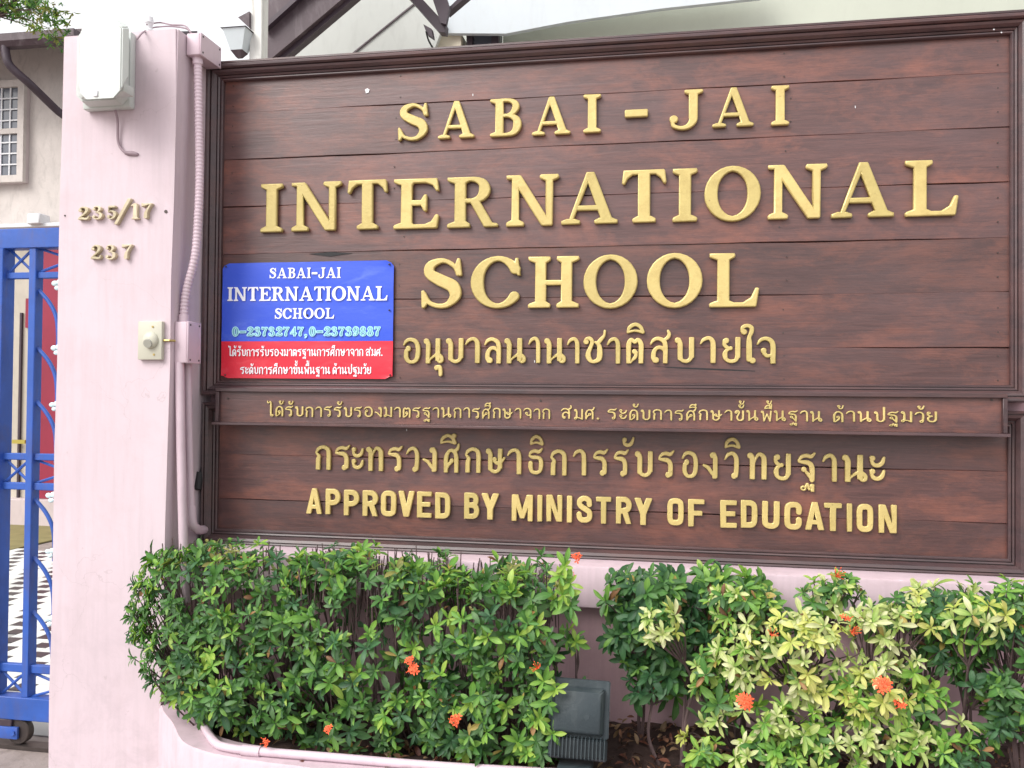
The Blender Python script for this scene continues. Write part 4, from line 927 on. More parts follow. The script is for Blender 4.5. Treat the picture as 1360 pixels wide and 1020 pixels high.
for pn, cols in PAL.items():
    LV[pn] = []
    for (c1, c2) in cols:
        for curl, fold in ((.35, .25), (.9, .15), (.15, .45)):
            LV[pn].append(leaf_mesh(c1, c2, curl+random.uniform(-.1, .2), fold))
LM = {pn: [make_mesh('leaf', *d, M['leaf']) for d in L] for pn, L in LV.items()}
def place(c, d, up, length, width):
    d = d.normalized(); n = (up-d*up.dot(d)); n = n.normalized() if n.length > 1e-5 else d.orthogonal().normalized(); x = d.cross(n); width *= .74; length *= 1.04
    m = Matrix((x*length*width, d*length, n*length)).transposed().to_4x4(); m.translation = c; return m
def rosette(c, axis, n, L, pal, out, spread_=(45, 85), width=1.0):
    axis = axis.normalized(); u = axis.orthogonal().normalized(); v = axis.cross(u); a0 = random.uniform(0, 6.28)
    for k in range(n):
        a = a0+k*2.4+random.uniform(-.25, .25); e = R(random.uniform(*spread_)*(.55+.45*(1-k/max(n, 1))+.1))
        d = axis*math.cos(e)+(u*math.cos(a)+v*math.sin(a))*math.sin(e)
        d = d+Vector((0, 0, -.1))
        l = L*random.uniform(.62, 1.18)*(.5+.5*(1-k/n)); dead = random.random() < .018; pal_ = 'dead' if dead else pal
        out.append((place(c-axis*random.uniform(0, .012)*(1-k/n), d, axis, l, width*random.uniform(.75, 1.15)), pal_, random.randrange(len(LV[pal_]))))
def shrub(root, leaves, cap_n=240):
    """nearest leaves become objects of their own, the rest one part"""
    inv = Matrix.Translation(-Vector(root.location))
    def vis(m):                                        # rank by nearness to the viewer and outer position
        p = m.translation; return (p-CAM).length-.25*p.z+random.uniform(-.04, .04)
    leaves = [l for l in leaves if l[0].translation.z > zs_-.01]
    leaves.sort(key=lambda l: vis(l[0]))
    for m, pal, k in leaves[:cap_n]:
        o = bpy.data.objects.new('leaf', LM[pal][k]); link(o, root); o.matrix_local = inv @ m
    V, F, Cc, U = [], [], [], []
    for m, pal, k in leaves[cap_n:]:
        v, f, c, uv = LV[pal][k]; mm = np.array(inv @ m); vv = np.array(v) @ mm[:3, :3].T+mm[:3, 3]; b = len(V)
        V.extend(map(tuple, vv)); F.extend([tuple(x+b for x in ff) for ff in f]); Cc.extend(c); U.extend(uv)
    if V:
        me = make_mesh('foliage', V, F, Cc, U, M['leaf']); o = bpy.data.objects.new('foliage', me); link(o, root); o['kind'] = 'stuff'
def stems(root, lines, name='branches'):
    bm = bmesh.new()
    for pts_, r0, r1 in lines:
        n = len(pts_); tube(bm, pts_, [r0+(r1-r0)*k/(n-1) for k in range(n)], 5)
    o = finish(bm, name, M['bark'], root, True); o['kind'] = 'stuff'; return o
def flower(c, axis, root, s=1.0, n=8, buds=0):
    bm = bmesh.new(); axis = axis.normalized(); u = axis.orthogonal().normalized(); v = axis.cross(u)
    for k in range(n):
        a = k*2.4; r = .011*s*math.sqrt(k/max(n, 1))*1.2; fc = c+(u*math.cos(a)+v*math.sin(a))*r+axis*(.012*s-r*.3)
        fa = (axis+(u*math.cos(a)+v*math.sin(a))*.5*(k/n)).normalized(); fu = fa.orthogonal().normalized(); fv = fa.cross(fu)
        b = a*1.7
        for j in range(4):
            d = fu*math.cos(b+j*1.571)+fv*math.sin(b+j*1.571); e = fa.cross(d)
            q_ = [fc, fc+d*.0045*s+e*.0028*s+fa*.001, fc+d*.0095*s+fa*.0002, fc+d*.0045*s-e*.0028*s+fa*.001]
            bm.faces.new([bm.verts.new(p) for p in q_])
        tube(bm, [c, fc], .0008*s, 3)
    for k in range(buds):
        a = k*2.4; d = (axis+(u*math.cos(a)+v*math.sin(a))*random.uniform(.15, .7)).normalized(); tube(bm, [c, c+d*.026*s, c+d*.03*s], [.0007, .0008, .0016], 4)
    return finish(bm, 'flower', M['petal'], root)
ZT = P(500, 729, -.16).z
def hedge(name, label, x0, x1, y0, y1, z0, z1, n, pals, twig_zone=None, left_round=False, seed=1, group=None, L=.05, cat='shrub'):
    random.seed(seed)
    root = thing(name, ((x0+x1)/2, (y0+y1)/2, zs_), label, cat, group); lv, ln = [], []
    basepts = [Vector((max(xpr+.2, x0+(x1-x0)*random.uniform(.15, .85)), (y0*.35+y1*.65)+random.uniform(-.05, .05), zs_-.01)) for _ in range(16)]
    for k in range(n):
        f = random.random(); x = random.uniform(x0, x1); 
        if f < .60: y = y0+random.uniform(0, .05); z = z0+(z1-z0)*random.random()**.85; nrm = Vector((random.uniform(-.6, .6), -1, random.uniform(-.1, .9)))
        elif f < .80: y = random.uniform(y0, y1); z = z1+random.uniform(-.035, .012); nrm = Vector((random.uniform(-.5, .5), random.uniform(-.7, .1), 1))
        else: y = random.uniform(y0+.04, y1); z = random.uniform(z0, z1); nrm = Vector((random.uniform(-1, 1), -.6, random.uniform(-.2, .9)))
        # rounded top front edge, rounded left end
        t = (z-(z1-.12))/.12
        if t > 0: y = max(y, y0+.10*t*t)
        if z < z0+.12: y = max(y, y0+.12*(1-(z-z0)/.12))
        if left_round:
            dx = (x-x0)/.28
            if dx < 1:
                bulge = (1-dx)**2; y = y+.16*bulge
                cz = .5*(z0+z1)+.05; hz = (z1-z0)*.5*(1-.35*bulge); z = cz+(z-cz)*hz/((z1-z0)*.5)+.04*bulge; nrm.x -= 1.3*(1-dx)
                if z < z0+.13*(1-dx): continue
        y += .018*math.sin(x*17)+.014*math.sin(z*23+x*9); z += .012*math.sin(x*13)
        if twig_zone:
            tx0, tx1, tz0 = twig_zone
            if tx0 < x < tx1 and z > tz0 and z < z1-.03 and random.random() < .55+.35*math.sin(x*21): continue
        p = Vector((x, y, z)); bp = min(basepts, key=lambda b: abs(b.x-x)+random.uniform(0, .1)); r_ = random.random()
        pal = pals[0] if r_ < .62 else (pals[1] if r_ < .86 else pals[2])
        if f >= .8: pal = 'green' if random.random() < .6 else 'dark'
        if .60 <= f < .80 and random.random() < .35: pal = 'olive' if random.random() < .3 else 'fresh'
        rosette(p, nrm, random.randint(6, 9), L*random.uniform(.72, 1.1), pal, lv)
        if random.random() < .5: rosette(p-nrm.normalized()*.03, nrm, 5, L*.95, 'green', lv, (70, 105))
        if k % 2 == 0:
            mid = bp.lerp(p, .55)+Vector((random.uniform(-.03, .03), random.uniform(-.01, .04), random.uniform(-.02, .03)))
            ln.append((smooth_pts([bp, mid, p], 4), .0030, .0013))
    if twig_zone:
        tx0, tx1, tz0 = twig_zone
        for k in range(int((tx1-tx0)*330)):
            x = random.uniform(tx0, tx1); y = random.uniform(y0+.05, y1); top = z1-random.uniform(-.012, .05); a = Vector((x+random.uniform(-.02, .02), y+random.uniform(-.01, .02), top-random.uniform(.08, .2))); b = Vector((x, y, top))
            m_ = a.lerp(b, .5)+Vector((random.uniform(-.006, .006), 0, 0)); ln.append(([a, m_, b], .0022, .0016))
            if random.random() < .35: rosette(b-Vector((0, 0, random.uniform(0, .05))), Vector((random.uniform(-.7, .7), random.uniform(-1, .1), .8)), random.randint(3, 5), L*.7, random.choice(['green', 'fresh', 'olive']), lv)
    for k in range(int((x1-x0)*60)):                   # cut stubs poking out of the top
        x = random.uniform(x0+.05, x1); y = random.uniform(y0+.1, y1); b = Vector((x, y, z1+random.uniform(.0, .022))); ln.append(([b-Vector((random.uniform(-.01, .01), 0, .07)), b], .0022, .0016))
    shrub(root, lv); stems(root, ln)
    return root
HX = [P(168, 850, -.36).x, P(392, 850, -.42).x, P(588, 850, -.42).x, P(742, 850, -.42).x]
h1 = hedge('ixora_shrub', 'dense clipped green shrub bulging over the pillar edge, leftmost in the planter', HX[0], HX[1], -.50, -.17, zs_+.03, ZT, 430, ['green', 'dark', 'fresh'], None, True, 11, L=.045)
h2 = hedge('ixora_shrub', 'clipped green shrub with bare twigs showing at its top, below the ministry lettering', HX[1]-.03, HX[2]+.02, -.50, -.17, zs_+.0, ZT+.0, 260, ['green', 'fresh', 'dark'], (HX[1]-.01, HX[2], ZT-.17), False, 12)
h3 = hedge('ixora_shrub', 'green shrub with fresh bright rosettes and bare upright twigs, left of the floodlight', HX[2]-.02, HX[3], -.50, -.17, zs_-.01, ZT-.02, 215, ['green', 'fresh', 'dark'], (HX[2]-.02, HX[3]-.04, ZT-.16), False, 13)
def tipshrub(name, label, lumps, basex, seed, L=.05, cat='shrub', dens=1.0):
    """lumps: (px,py,Y, rx,ry,rz, n, palettes)"""
    random.seed(seed); bpz = zs_-.01; c0 = P(basex[0], 900, -.3)
    root = thing(name, (P(sum(basex)/len(basex), 900, -.3).x, -.3, zs_), label, cat); lv, ln = [], []; bps = [Vector((P(b, 900, -.28).x, random.uniform(-.34, -.2), bpz)) for b in basex]
    for (px, py, Y, rx, ry, rz, n, pals) in lumps:
        c = P(px, py, Y); bp = min(bps, key=lambda b: abs(b.x-c.x)); hub = bp.lerp(c, .7)+Vector((random.uniform(-.02, .02), 0, 0))
        ln.append((smooth_pts([bp, bp.lerp(hub, .5)+Vector((random.uniform(-.03, .03), 0, 0)), hub], 5), .006, .0035))
        for k in range(n):
            d = Vector((random.gauss(0, 1), random.gauss(0, 1)-.5, random.gauss(0, 1)+.25)).normalized()
            p = c+Vector((d.x*rx, d.y*ry, d.z*rz))*random.uniform(.7, 1.05)
            if p.y > -.12: p.y = -.12-random.uniform(0, .03)
            ax_ = Vector((d.x*.7, d.y*.6-.55, d.z*.5+.45)); pal = random.choice(pals)
            rosette(p, ax_, random.randint(6, 9), L*random.uniform(.75, 1.1), pal, lv)
            if random.random() < .55: rosette(p-ax_.normalized()*.035, ax_, 5, L, 'green' if pal in ('green', 'dark', 'fresh') else random.choice(['green', 'lime']), lv, (75, 105))
            mid = hub.lerp(p, .5)+Vector((random.uniform(-.015, .015), .01, random.uniform(-.01, .02)))
            ln.append((smooth_pts([hub, mid, p], 4), .003, .0014))
    shrub(root, lv); stems(root, ln); return root
tipshrub('ixora_seedling', 'single thin sprig with a few green rosettes standing just behind the floodlight', [(762, 845, -.34, .03, .02, .03, 3, ['fresh', 'green']), (772, 912, -.42, .02, .01, .02, 1, ['green'])], [764], 21, .042, 'plant')
h4 = tipshrub('ixora_shrub', 'dark green shrub on slim stems just right of the floodlight', [(860, 790, -.25, .13, .1, .07, 44, ['dark', 'green']), (850, 840, -.28, .1, .08, .09, 36, ['dark', 'green']), (870, 900, -.26, .09, .06, .08, 18, ['dark', 'green']), (900, 860, -.24, .14, .08, .12, 36, ['dark', 'green']), (960, 780, -.22, .12, .08, .055, 30, ['green', 'fresh', 'dark'])], [850, 880, 905], 22, .06)
h5 = tipshrub('ixora_shrub', 'pale lime and yellow leaved shrub with orange flowers right of the dark one', [
   (875, 825, -.40, .055, .05, .06, 12, ['yellow', 'lime']), (1010, 810, -.33, .15, .08, .06, 26, ['lime', 'fresh', 'green']), (1110, 790, -.3, .09, .08, .05, 20, ['green', 'fresh', 'lime']),
   (1060, 870, -.42, .15, .07, .12, 46, ['lime', 'yellow', 'lime']), (990, 880, -.38, .10, .07, .11, 26, ['lime', 'fresh']), (1160, 830, -.38, .07, .06, .06, 12, ['lime']), (1170, 915, -.42, .08, .06, .07, 15, ['lime', 'yellow']),
   (1040, 960, -.42, .17, .06, .05, 22, ['lime', 'fresh']), (940, 930, -.36, .05, .04, .08, 7, ['fresh', 'lime']), (1180, 985, -.42, .12, .05, .06, 22, ['fresh', 'lime']), (1090, 1000, -.44, .14, .05, .05, 16, ['fresh', 'lime', 'green']), (1210, 820, -.34, .07, .06, .06, 14, ['lime', 'green', 'yellow']), (985, 800, -.36, .08, .06, .05, 16, ['lime', 'fresh', 'green']), (950, 905, -.4, .07, .05, .1, 14, ['lime', 'fresh', 'green']), (1205, 880, -.36, .05, .05, .06, 8, ['lime', 'fresh']), (1020, 1000, -.42, .12, .06, .05, 18, ['lime', 'green', 'fresh']), (1110, 930, -.4, .1, .06, .08, 22, ['lime', 'yellow', 'fresh']), (940, 1000, -.42, .05, .04, .03, 8, ['fresh', 'green']), (915, 975, -.4, .02, .02, .02, 2, ['yellow'])], [985, 1040, 1090, 1150], 23, .045)
h6 = tipshrub('ixora_shrub', 'green shrub with a few pale tips at the right edge of the planter', [(1290, 830, -.3, .12, .09, .07, 34, ['green', 'dark', 'fresh']), (1345, 860, -.34, .1, .08, .12, 34, ['green', 'dark']), (1300, 815, -.4, .08, .04, .04, 7, ['lime', 'yellow']), (1240, 815, -.3, .08, .07, .06, 22, ['dark', 'green', 'fresh']), (1245, 870, -.3, .06, .05, .07, 12, ['dark', 'green']), (1265, 790, -.26, .1, .05, .03, 14, ['green', 'lime']), (1350, 800, -.36, .08, .05, .06, 16, ['green', 'fresh']), (1340, 920, -.34, .08, .06, .08, 16, ['green', 'dark']), (1330, 960, -.3, .1, .07, .08, 16, ['dark']), (1272, 962, -.4, .01, .01, .01, 1, ['lime']), (1225, 940, -.36, .06, .05, .06, 14, ['fresh', 'green']), (1260, 1000, -.4, .09, .05, .05, 14, ['green', 'dark', 'fresh']), (1300, 900, -.3, .07, .06, .07, 16, ['green', 'dark'])], [1240, 1290, 1350], 24, .05)
# flowers
random.seed(77)
_lv = []
for px, py in ((750, 752), (744, 765), (757, 775), (748, 790), (758, 805), (722, 905), (728, 935), (716, 955), (735, 975), (712, 985), (738, 915), (720, 1000), (700, 1000)):
    rosette(P(px, py, -.5), Vector((random.uniform(-.2, .5), -1, .4)), 7, .05, random.choice(['green', 'fresh']), _lv)
for m_, pal, k in _lv:
    o = bpy.data.objects.new('leaf', LM[pal][k]); link(o, h3); o.matrix_local = Matrix.Translation(-Vector(h3.location)) @ m_
for px, py, Y, root, s, n, b in ((545, 878, -.53, h2, .8, 6, 0), (551, 890, -.53, h2, 1.0, 8, 1), (438, 969, -.52, h2, .8, 6, 0), (355, 986, -.52, h1, .8, 4, 3), (608, 957, -.52, h3, 1.1, 6, 6), (714, 888, -.52, h3, .9, 0, 10), (765, 742, -.3, h3, 1.0, 5, 6), (762, 768, -.32, h3, .9, 0, 8),
    (988, 932, -.50, h5, 1.25, 12, 3), (1172, 911, -.52, h5, 1.25, 11, 5), (1122, 823, -.42, h5, .9, 3, 3), (1110, 766, -.34, h5, 1.2, 0, 12), (1196, 938, -.49, h5, 1.0, 3, 8), (1025, 845, -.48, h5, .9, 0, 9), (1130, 840, -.46, h5, 1.0, 0, 10)):
    flower(P(px, py, Y), Vector((random.uniform(-.3, .3), -1, .6)), root, s, n, b)
# brown dead leaf on the hedge
random.seed(5)
dl = make_mesh('dead_leaf', *[[(x*(.9 if k == 0 else 1)) if k < 0 else x for x in d] for k, d in enumerate(leaf_mesh((.42, .16, .04), (.5, .2, .05), .5, .2))], M['leaf'])
o = bpy.data.objects.new('dead_leaf', dl); link(o); p = P(303, 742, -.2); o.matrix_world = place(p, Vector((1, -.1, .0)), Vector((0, -1, .8)), .085, 1.1); tag(o, 'large orange-brown dead leaf lying on top of the leftmost shrub', 'dead leaf')
# leaf litter
V, F, Cc, U = [], [], [], []
LT = [leaf_mesh(c, tuple(x*1.2 for x in c), cu_, .3) for c in ((.12, .06, .04), (.2, .1, .06), (.07, .035, .03), (.26, .17, .1), (.16, .06, .04)) for cu_ in (.6, 1.4)]
for k in range(2600):
    x = random.uniform(xpr+.2, 2.3); y = random.uniform(-.53, -.12)
    if x < xpr+.5 and y < -.25-.5*(x-xpr-.15): continue
    c = Vector((x, y, zs_+.010+.045*max(0, (y+.56)/.46)**1.3+random.uniform(-.004, .014))); d = Vector((random.uniform(-1, 1), random.uniform(-1, 1), random.uniform(-.3, .4)))
    m = place(c, d, Vector((random.uniform(-.6, .6), random.uniform(-.6, .6), 1)), random.uniform(.012, .038), random.uniform(.9, 1.5)); v, f, cc, uv = random.choice(LT)
    mm = np.array(m); vv = np.array(v) @ mm[:3, :3].T+mm[:3, 3]; b = len(V); V.extend(map(tuple, vv)); F.extend([tuple(q_+b for q_ in ff) for ff in f]); Cc.extend(cc); U.extend(uv)
o = bpy.data.objects.new('leaf_litter', make_mesh('leaf_litter', V, F, Cc, U, M['leaf'])); link(o); tag(o, 'brown fallen leaves covering the planter soil', 'leaf litter', kind='stuff')

# ================================================================== FLOODLIGHT
def floodlight():
    c = P(775, 990, -.44); c.z = max(c.z, zs_)
    fl = thing('floodlight', (c.x, c.y, zs_), 'dark grey floodlight seen from behind, tilted up towards the boards in the planter', 'floodlight')
    # local frame: u = x, w = along the back plate (up and away), n = outward normal of back (to viewer)
    k = FPX/(2.7-.44)
    a = P(769, 968, -.46); u = Vector((1, .06, -.035)).normalized(); w_ = Vector((0, .25, 1)).normalized(); w_ = (w_-u*w_.dot(u)).normalized(); n = u.cross(w_).normalized()
    if n.y > 0: n = -n
    def L(x, z, d): return a+u*x+w_*z+n*d
    def rect(x0, x1, z0, z1, d): return [L(x0, z0, d), L(x1, z0, d), L(x1, z1, d), L(x0, z1, d)]
    loft('back_housing', [rect(-.074, .064, -.012, .104, .010), rect(-.070, .058, -.008, .098, .030), rect(-.060, .046, .004, .088, .038)], M['lampgrey'], fl, bev=.003)
    loft('front_rim', [rect(-.080, .076, -.020, .122, .0095), rect(-.080, .076, -.020, .122, -.012), rect(-.074, .070, -.014, .116, -.03)], M['lampgrey'], fl, bev=.003)
    loft('lens', [rect(-.066, .062, -.008, .108, -.0305), rect(-.066, .062, -.008, .108, -.034)], M['lampglass'], fl)
    loft('gear_box', [rect(-.078, .074, -.072, -.021, -.008), rect(-.078, .074, -.072, -.021, .018), rect(-.070, .066, -.064, -.021, .030)], M['lampgrey'], fl, bev=.003)
    for i in range(15):
        x = -.068+i*.0095
        loft('cooling_fin', [rect(x, x+.0022, -.070, -.014, .026), rect(x, x+.0022, -.066, -.018, .040)], M['lampgrey'], fl)
    bm = bmesh.new(); tube(bm, [L(.018, .035, .036), L(.018, .035, .039)], .008, 12); finish(bm, 'boss', M['lampgrey'], fl, True)
    p = L(0, -.08, .0)
    box('mounting_box', (p.x-.05, p.y-.035, zs_-.02), (p.x+.038, p.y+.04, p.z-.004), M['lampgrey'], fl, bev=.006, seg=2)
    for s in ():
        loft('bracket_arm', [rect(s, s+.004, -.085, .05, .006), rect(s, s+.004, -.085, .05, -.016)], M['steel'], fl)
    0 and loft('bracket_base', [rect(-.088, .0855, -.089, -.0855, .006), rect(-.088, .0855, -.089, -.0855, -.016)], M['steel'], fl)
floodlight()

# ================================================================== GATE
def gate():
    g = thing('sliding_gate', (P(20, 990, YG).x, YG, 0), 'blue painted steel sliding gate with curved bars behind the pillar', 'gate')
    m = M['gateblue']
    Pz = lambda px, py: P(px, py, YG)
    def hz(name, py0, py1, th=.03, x0=-30, x1=140, ref=40):
        a, b = Pz(ref, py1).z, Pz(ref, py0).z; box(name, (Pz(x0, 500).x-.5, YG-th/2, a), (Pz(x1, 500).x, YG+th/2, b), m, g, bev=.003)
        return a, b
    ztop = hz('top_rail', 305, 331, .062); zbot = hz('bottom_rail', 924, 954, .062)
    for a, b in ((362, 370.5), (602, 611), (641, 650.5), (882, 893)): hz('cross_rail', a, b, .024)
    # wide and narrow uprights
    def up_(px, w_, d, name='upright'):
        x = Pz(px, 640).x; box(name, (x, YG-d/2, zbot[1]-.001), (x+w_, YG+d/2, ztop[0]+.001), m, g, bev=.003)
        return x
    xw = up_(-7, .05, .075); xn = up_(38.5, .033, .05)
    dx = .118
    x2 = xn+.033+dx+.20
    box('upright', (x2, YG-.025, zbot[1]-.001), (x2+.033, YG+.025, ztop[0]+.001), m, g, bev=.003)
    xl = xw-.30; box('upright', (xl, YG-.025, zbot[1]-.001), (xl+.033, YG+.025, ztop[0]+.001), m, g, bev=.003)
    # crosses between rails
    for a, b in ((331, 362), (611, 641), (893, 924)):
        z1_, z0_ = Pz(30, a).z, Pz(30, b).z
        for l, r in ((xw+.05, xn), (xl+.033, xw), (xn+.033, x2)):
            tubeobj('cross_bar', [(l, YG, z0_), (r, YG, z1_)], .006, m, g, 6); tubeobj('cross_bar', [(l, YG+.006, z1_), (r, YG+.006, z0_)], .006, m, g, 6)
    # curved bars rising from the narrow upright
    for py in (385, 462, 533, 663, 740, 812):
        z = Pz(54, py).z; x = xn+.033; tubeobj('curved_bar', smooth_pts([(x-.003, YG, z), (x+.05, YG, z-.055), (x+.085, YG, z-.12), (x+.095, YG, z-.2), (x+.094, YG, z-.26)], 4), .0085, m, g, 8)
    # leaf ornaments
    for px, py, s in ((76, 380, 1), (75, 466, 1), (72, 541, .9), (68, 662, 1), (66.5, 736, .9), (66, 826, 1)):
        c = P(px, py, YG-.014)
        bm = bmesh.new()
        for dx_, dz_, r_ in ((-.012, .012, .016), (.012, .016, .018), (0, -.008, .014), (.03, 0, .016)):
            t = bmesh.new(); bmesh.ops.create_icosphere(t, subdivisions=2, radius=r_*s)
            for v in t.verts: v.co = Vector((v.co.x, v.co.y*.35, v.co.z*.75))+c+Vector((dx_*s, 0, dz_*s))
            me = bpy.data.meshes.new('t'); t.to_mesh(me); t.free(); bm.from_mesh(me); bpy.data.meshes.remove(me)
        finish(bm, 'ornament', M['ltblue'], g, True)
    # wheel
    wc = P(27, 975, YG); r_ = .055
    wz = r_+.012; bm = bmesh.new(); tube(bm, [(wc.x, YG-.018, wz), (wc.x, YG+.018, wz)], r_, 28); bmesh.ops.bevel(bm, geom=[e for e in bm.edges if abs(e.verts[0].co.y-e.verts[1].co.y) < 1e-4], offset=.004, segments=1, affect='EDGES')
    wo_ = finish(bm, 'wheel', M['steel'], g, True)
    box('wheel_bracket', (wc.x-.12, YG-.034, wz-.028), (wc.x+.012, YG-.0195, zbot[0]-.03), m, g, bev=.004, seg=2)
    box('wheel_mount', (wc.x-.14, YG-.03, zbot[0]-.031), (wc.x-.02, YG+.03, zbot[0]+.0), M['browndark'], g, bev=.003)
    bm = bmesh.new(); tube(bm, [(wc.x-.006, YG-.034, wz), (wc.x-.006, YG-.041, wz)], .011, 6); finish(bm, 'axle_bolt', m, g)
gate()

# ================================================================== HOUSE BEHIND THE GATE
YH = PZ(40, 697, 0).y
hs_ = thing('neighbour_house', (P(40, 690, YH).x, YH, 0), 'roughcast house with casement window, red door panel and brown gutter behind the gate', 'house')
hx = lambda px, py=400, Y=None: P(px, py, YH if Y is None else Y)
zled = hx(30, 300).z
box('upper_wall', (hx(-260).x, YH+.05, zled), (hx(150).x, YH+.3, hx(40, 40).z), M['roughcast'], hs_)
box('ledge', (hx(-260).x, YH-.14, hx(30, 300).z-.05), (hx(150).x, YH+.3, hx(30, 300).z), M['white'], hs_, bev=.01)
box('lower_wall', (hx(-260).x, YH+.06, .3), (hx(47).x, YH+.3, zled-.052), M['beige'], hs_)
box('red_door', (hx(46.5).x, YH+.0, .3), (hx(150).x, YH+.055, zled-.055), M['reddoor'], hs_, bev=.008)
box('door_jamb', (hx(24).x, YH+.03, .3), (hx(26.5).x, YH+.07, hx(25, 415).z), M['browndark'], hs_)
box('doorstep', (hx(-260).x, YH-.1, 0), (hx(150).x, YH+.3, .3), M['step'], hs_, bev=.01)
box('notice_board', (hx(31.5).x, YH+.03, hx(31, 435).z), (hx(42).x, YH+.06, hx(31, 396).z), M['reddoor'], hs_)
pst = P(30, 586, YH-.2); box('yellow_bar', (hx(20, 585).x, YH-.05, hx(30, 589).z), (hx(37, 585).x, YH-.02, hx(30, 584).z), M['yellow'], hs_)
box('security_light', (hx(50).x, YH-.2, hx(50, 302).z), (hx(67).x, YH-.02, hx(50, 288).z), M['white'], hs_, bev=.012)
mat_ = box('olive_apron', (hx(-260).x, PZ(40, 734, 0).y, .001), (hx(150).x, YH-.1, .012), M['olive']); tag(mat_, kind='structure')
# window
wx0, wx1 = hx(-60).x, hx(31).x; wz0, wz1 = hx(20, 243).z, hx(20, 108).z
wf = box('window', (wx0, YH-.0, wz0), (wx1, YH+.049, wz1), M['step'], hs_)
bm = bmesh.new(); yq = YH-.03; fw = .08
for a, b in (((wx0, wz0), (wx1, wz0+fw)), ((wx0, wz1-fw), (wx1, wz1)), ((wx1-fw, wz0+fw), (wx1, wz1-fw)), ((wx0, wz0+fw), (wx0+fw, wz1-fw)), ((wx0+fw, (wz0+wz1)/2-.03), (wx1-fw, (wz0+wz1)/2+.03))):
    bx(bm, (a[0], yq-.02, a[1]), (b[0], YH-.001, b[1]))
finish(bm, 'casement_frame', M['roughcast'], wf.parent)
box('pane', (wx0+fw, YH-.015, wz0+fw), (wx1-fw, YH-.002, wz1-fw), M['glass'], hs_)
for k in range(1, 7):
    x = wx1-fw-k*.115; box('glazing_bar', (x-.008, YH-.03, wz0+fw), (x+.008, YH-.016, wz1-fw), M['white'], hs_)
for k in range(1, 8):
    z = wz0+fw+(wz1-wz0-2*fw)*k/8
    box('glazing_bar', (wx0+fw, YH-.033, z-.008), (wx1-fw, YH-.0305, z+.008), M['white'], hs_)
# eave, gutter, downpipe
ez = hx(40, 62, YH-.5).z
yE = YH-.55
bm = bmesh.new(); 
prism(bm, [(hx(-260).x, yE, P(-10, 60, yE).z), (hx(130).x, yE, P(-10, 60, yE).z), (hx(130).x, YH+2, P(-10, 60, yE).z+1.1), (hx(-260).x, YH+2, P(-10, 60, yE).z+1.1)], (0, 0, .07)); finish(bm, 'roof', M['browntrim'], hs_)
gz = P(40, 62, yE-.05).z
box('fascia', (hx(-260).x, yE-.02, gz), (P(81, 50, yE).x+.25, yE-.0005, gz+.17), M['browntrim'], hs_)
bm = bmesh.new(); 
prism(bm, [(hx(-260).x, yE-.13, gz+.13), (hx(-260).x, yE-.021, gz+.13), (hx(-260).x, yE-.021, gz+.0), (hx(-260).x, yE-.09, gz), (hx(-260).x, yE-.13, gz+.05)], (P(81, 50, yE).x+.25-hx(-260).x, 0, 0)); finish(bm, 'gutter', M['browntrim'], hs_)
tubeobj('downpipe', smooth_pts([P(7, 56, yE-.06), P(8, 72, yE-.06), P(14, 88, yE-.04), P(40, 112, yE+.1), P(74, 145, YH-.1), P(100, 170, YH), P(104, 220, YH)], 6), .045, M['browndark'], hs_, 10)

# far pink wall top seen over the roof
fp = box('pink_tower_wall', (P(86, 20, YH+4).x, YH+3.9, 0), (P(101, 20, YH+4).x, YH+5, 7.5), M['pinklit']); tag(fp, 'narrow pink wall end rising behind the pillar and the tree', 'wall')

# ================================================================== HOUSE BEHIND THE BOARDS
YB = 3.2
hb = thing('school_building', (1.5, YB, 0), 'cream school building with pale soffit and brown gable boards behind the boards', 'building')
B_ = lambda px, py, Y=YB: P(px, py, Y)
zj = B_(1340, 4, YB).z                                # wall / soffit junction
xcor = B_(668, 50).x
box('wall', (xcor, YB, 0), (9, YB+.3, zj+2.2), M['housewall'], hb)
YE = 3.05
box('soffit', (xcor-1.5, YB-.45, zj+2.2), (9, YB+.5, zj+2.26), M['soffit'], hb)
box('fascia', (xcor-1.5, YB-.49, zj+2.15), (9, YB-.452, zj+2.36), M['warmcream'], hb)
# left recessed bay: window and cream pilaster
box('bay_wall', (B_(350, 40, YB+.5).x, YB+.42, 0), (xcor-.001, YB+.6, zj+2.19), M['soffitside'], hb)
pcx0, pcx1 = B_(573, 55).x, B_(621, 55).x
box('pilaster', (pcx0, YB-.2, 0), (pcx1, YB+.41, P(600, 44, YB-.2).z), M['warmcream'], hb)
box('window', (pcx1+.03, YB-.12, P(640, 95, YB).z-.6), (xcor-.0, YB-.02, P(640, 43, YB).z), M['glass'], hb)
bm = bmesh.new(); wz_t = P(640, 43, YB).z
for a, b in (((pcx1+.03, wz_t-.05), (xcor-.001, wz_t)), ((pcx1+.03, wz_t-1), (pcx1+.07, wz_t-.05)), ((xcor-.05, wz_t-1), (xcor-.001, wz_t-.05))):
    bx(bm, (a[0], YB-.16, a[1]), (b[0], YB-.121, b[1]))
finish(bm, 'window_frame', M['browndark'], hb)
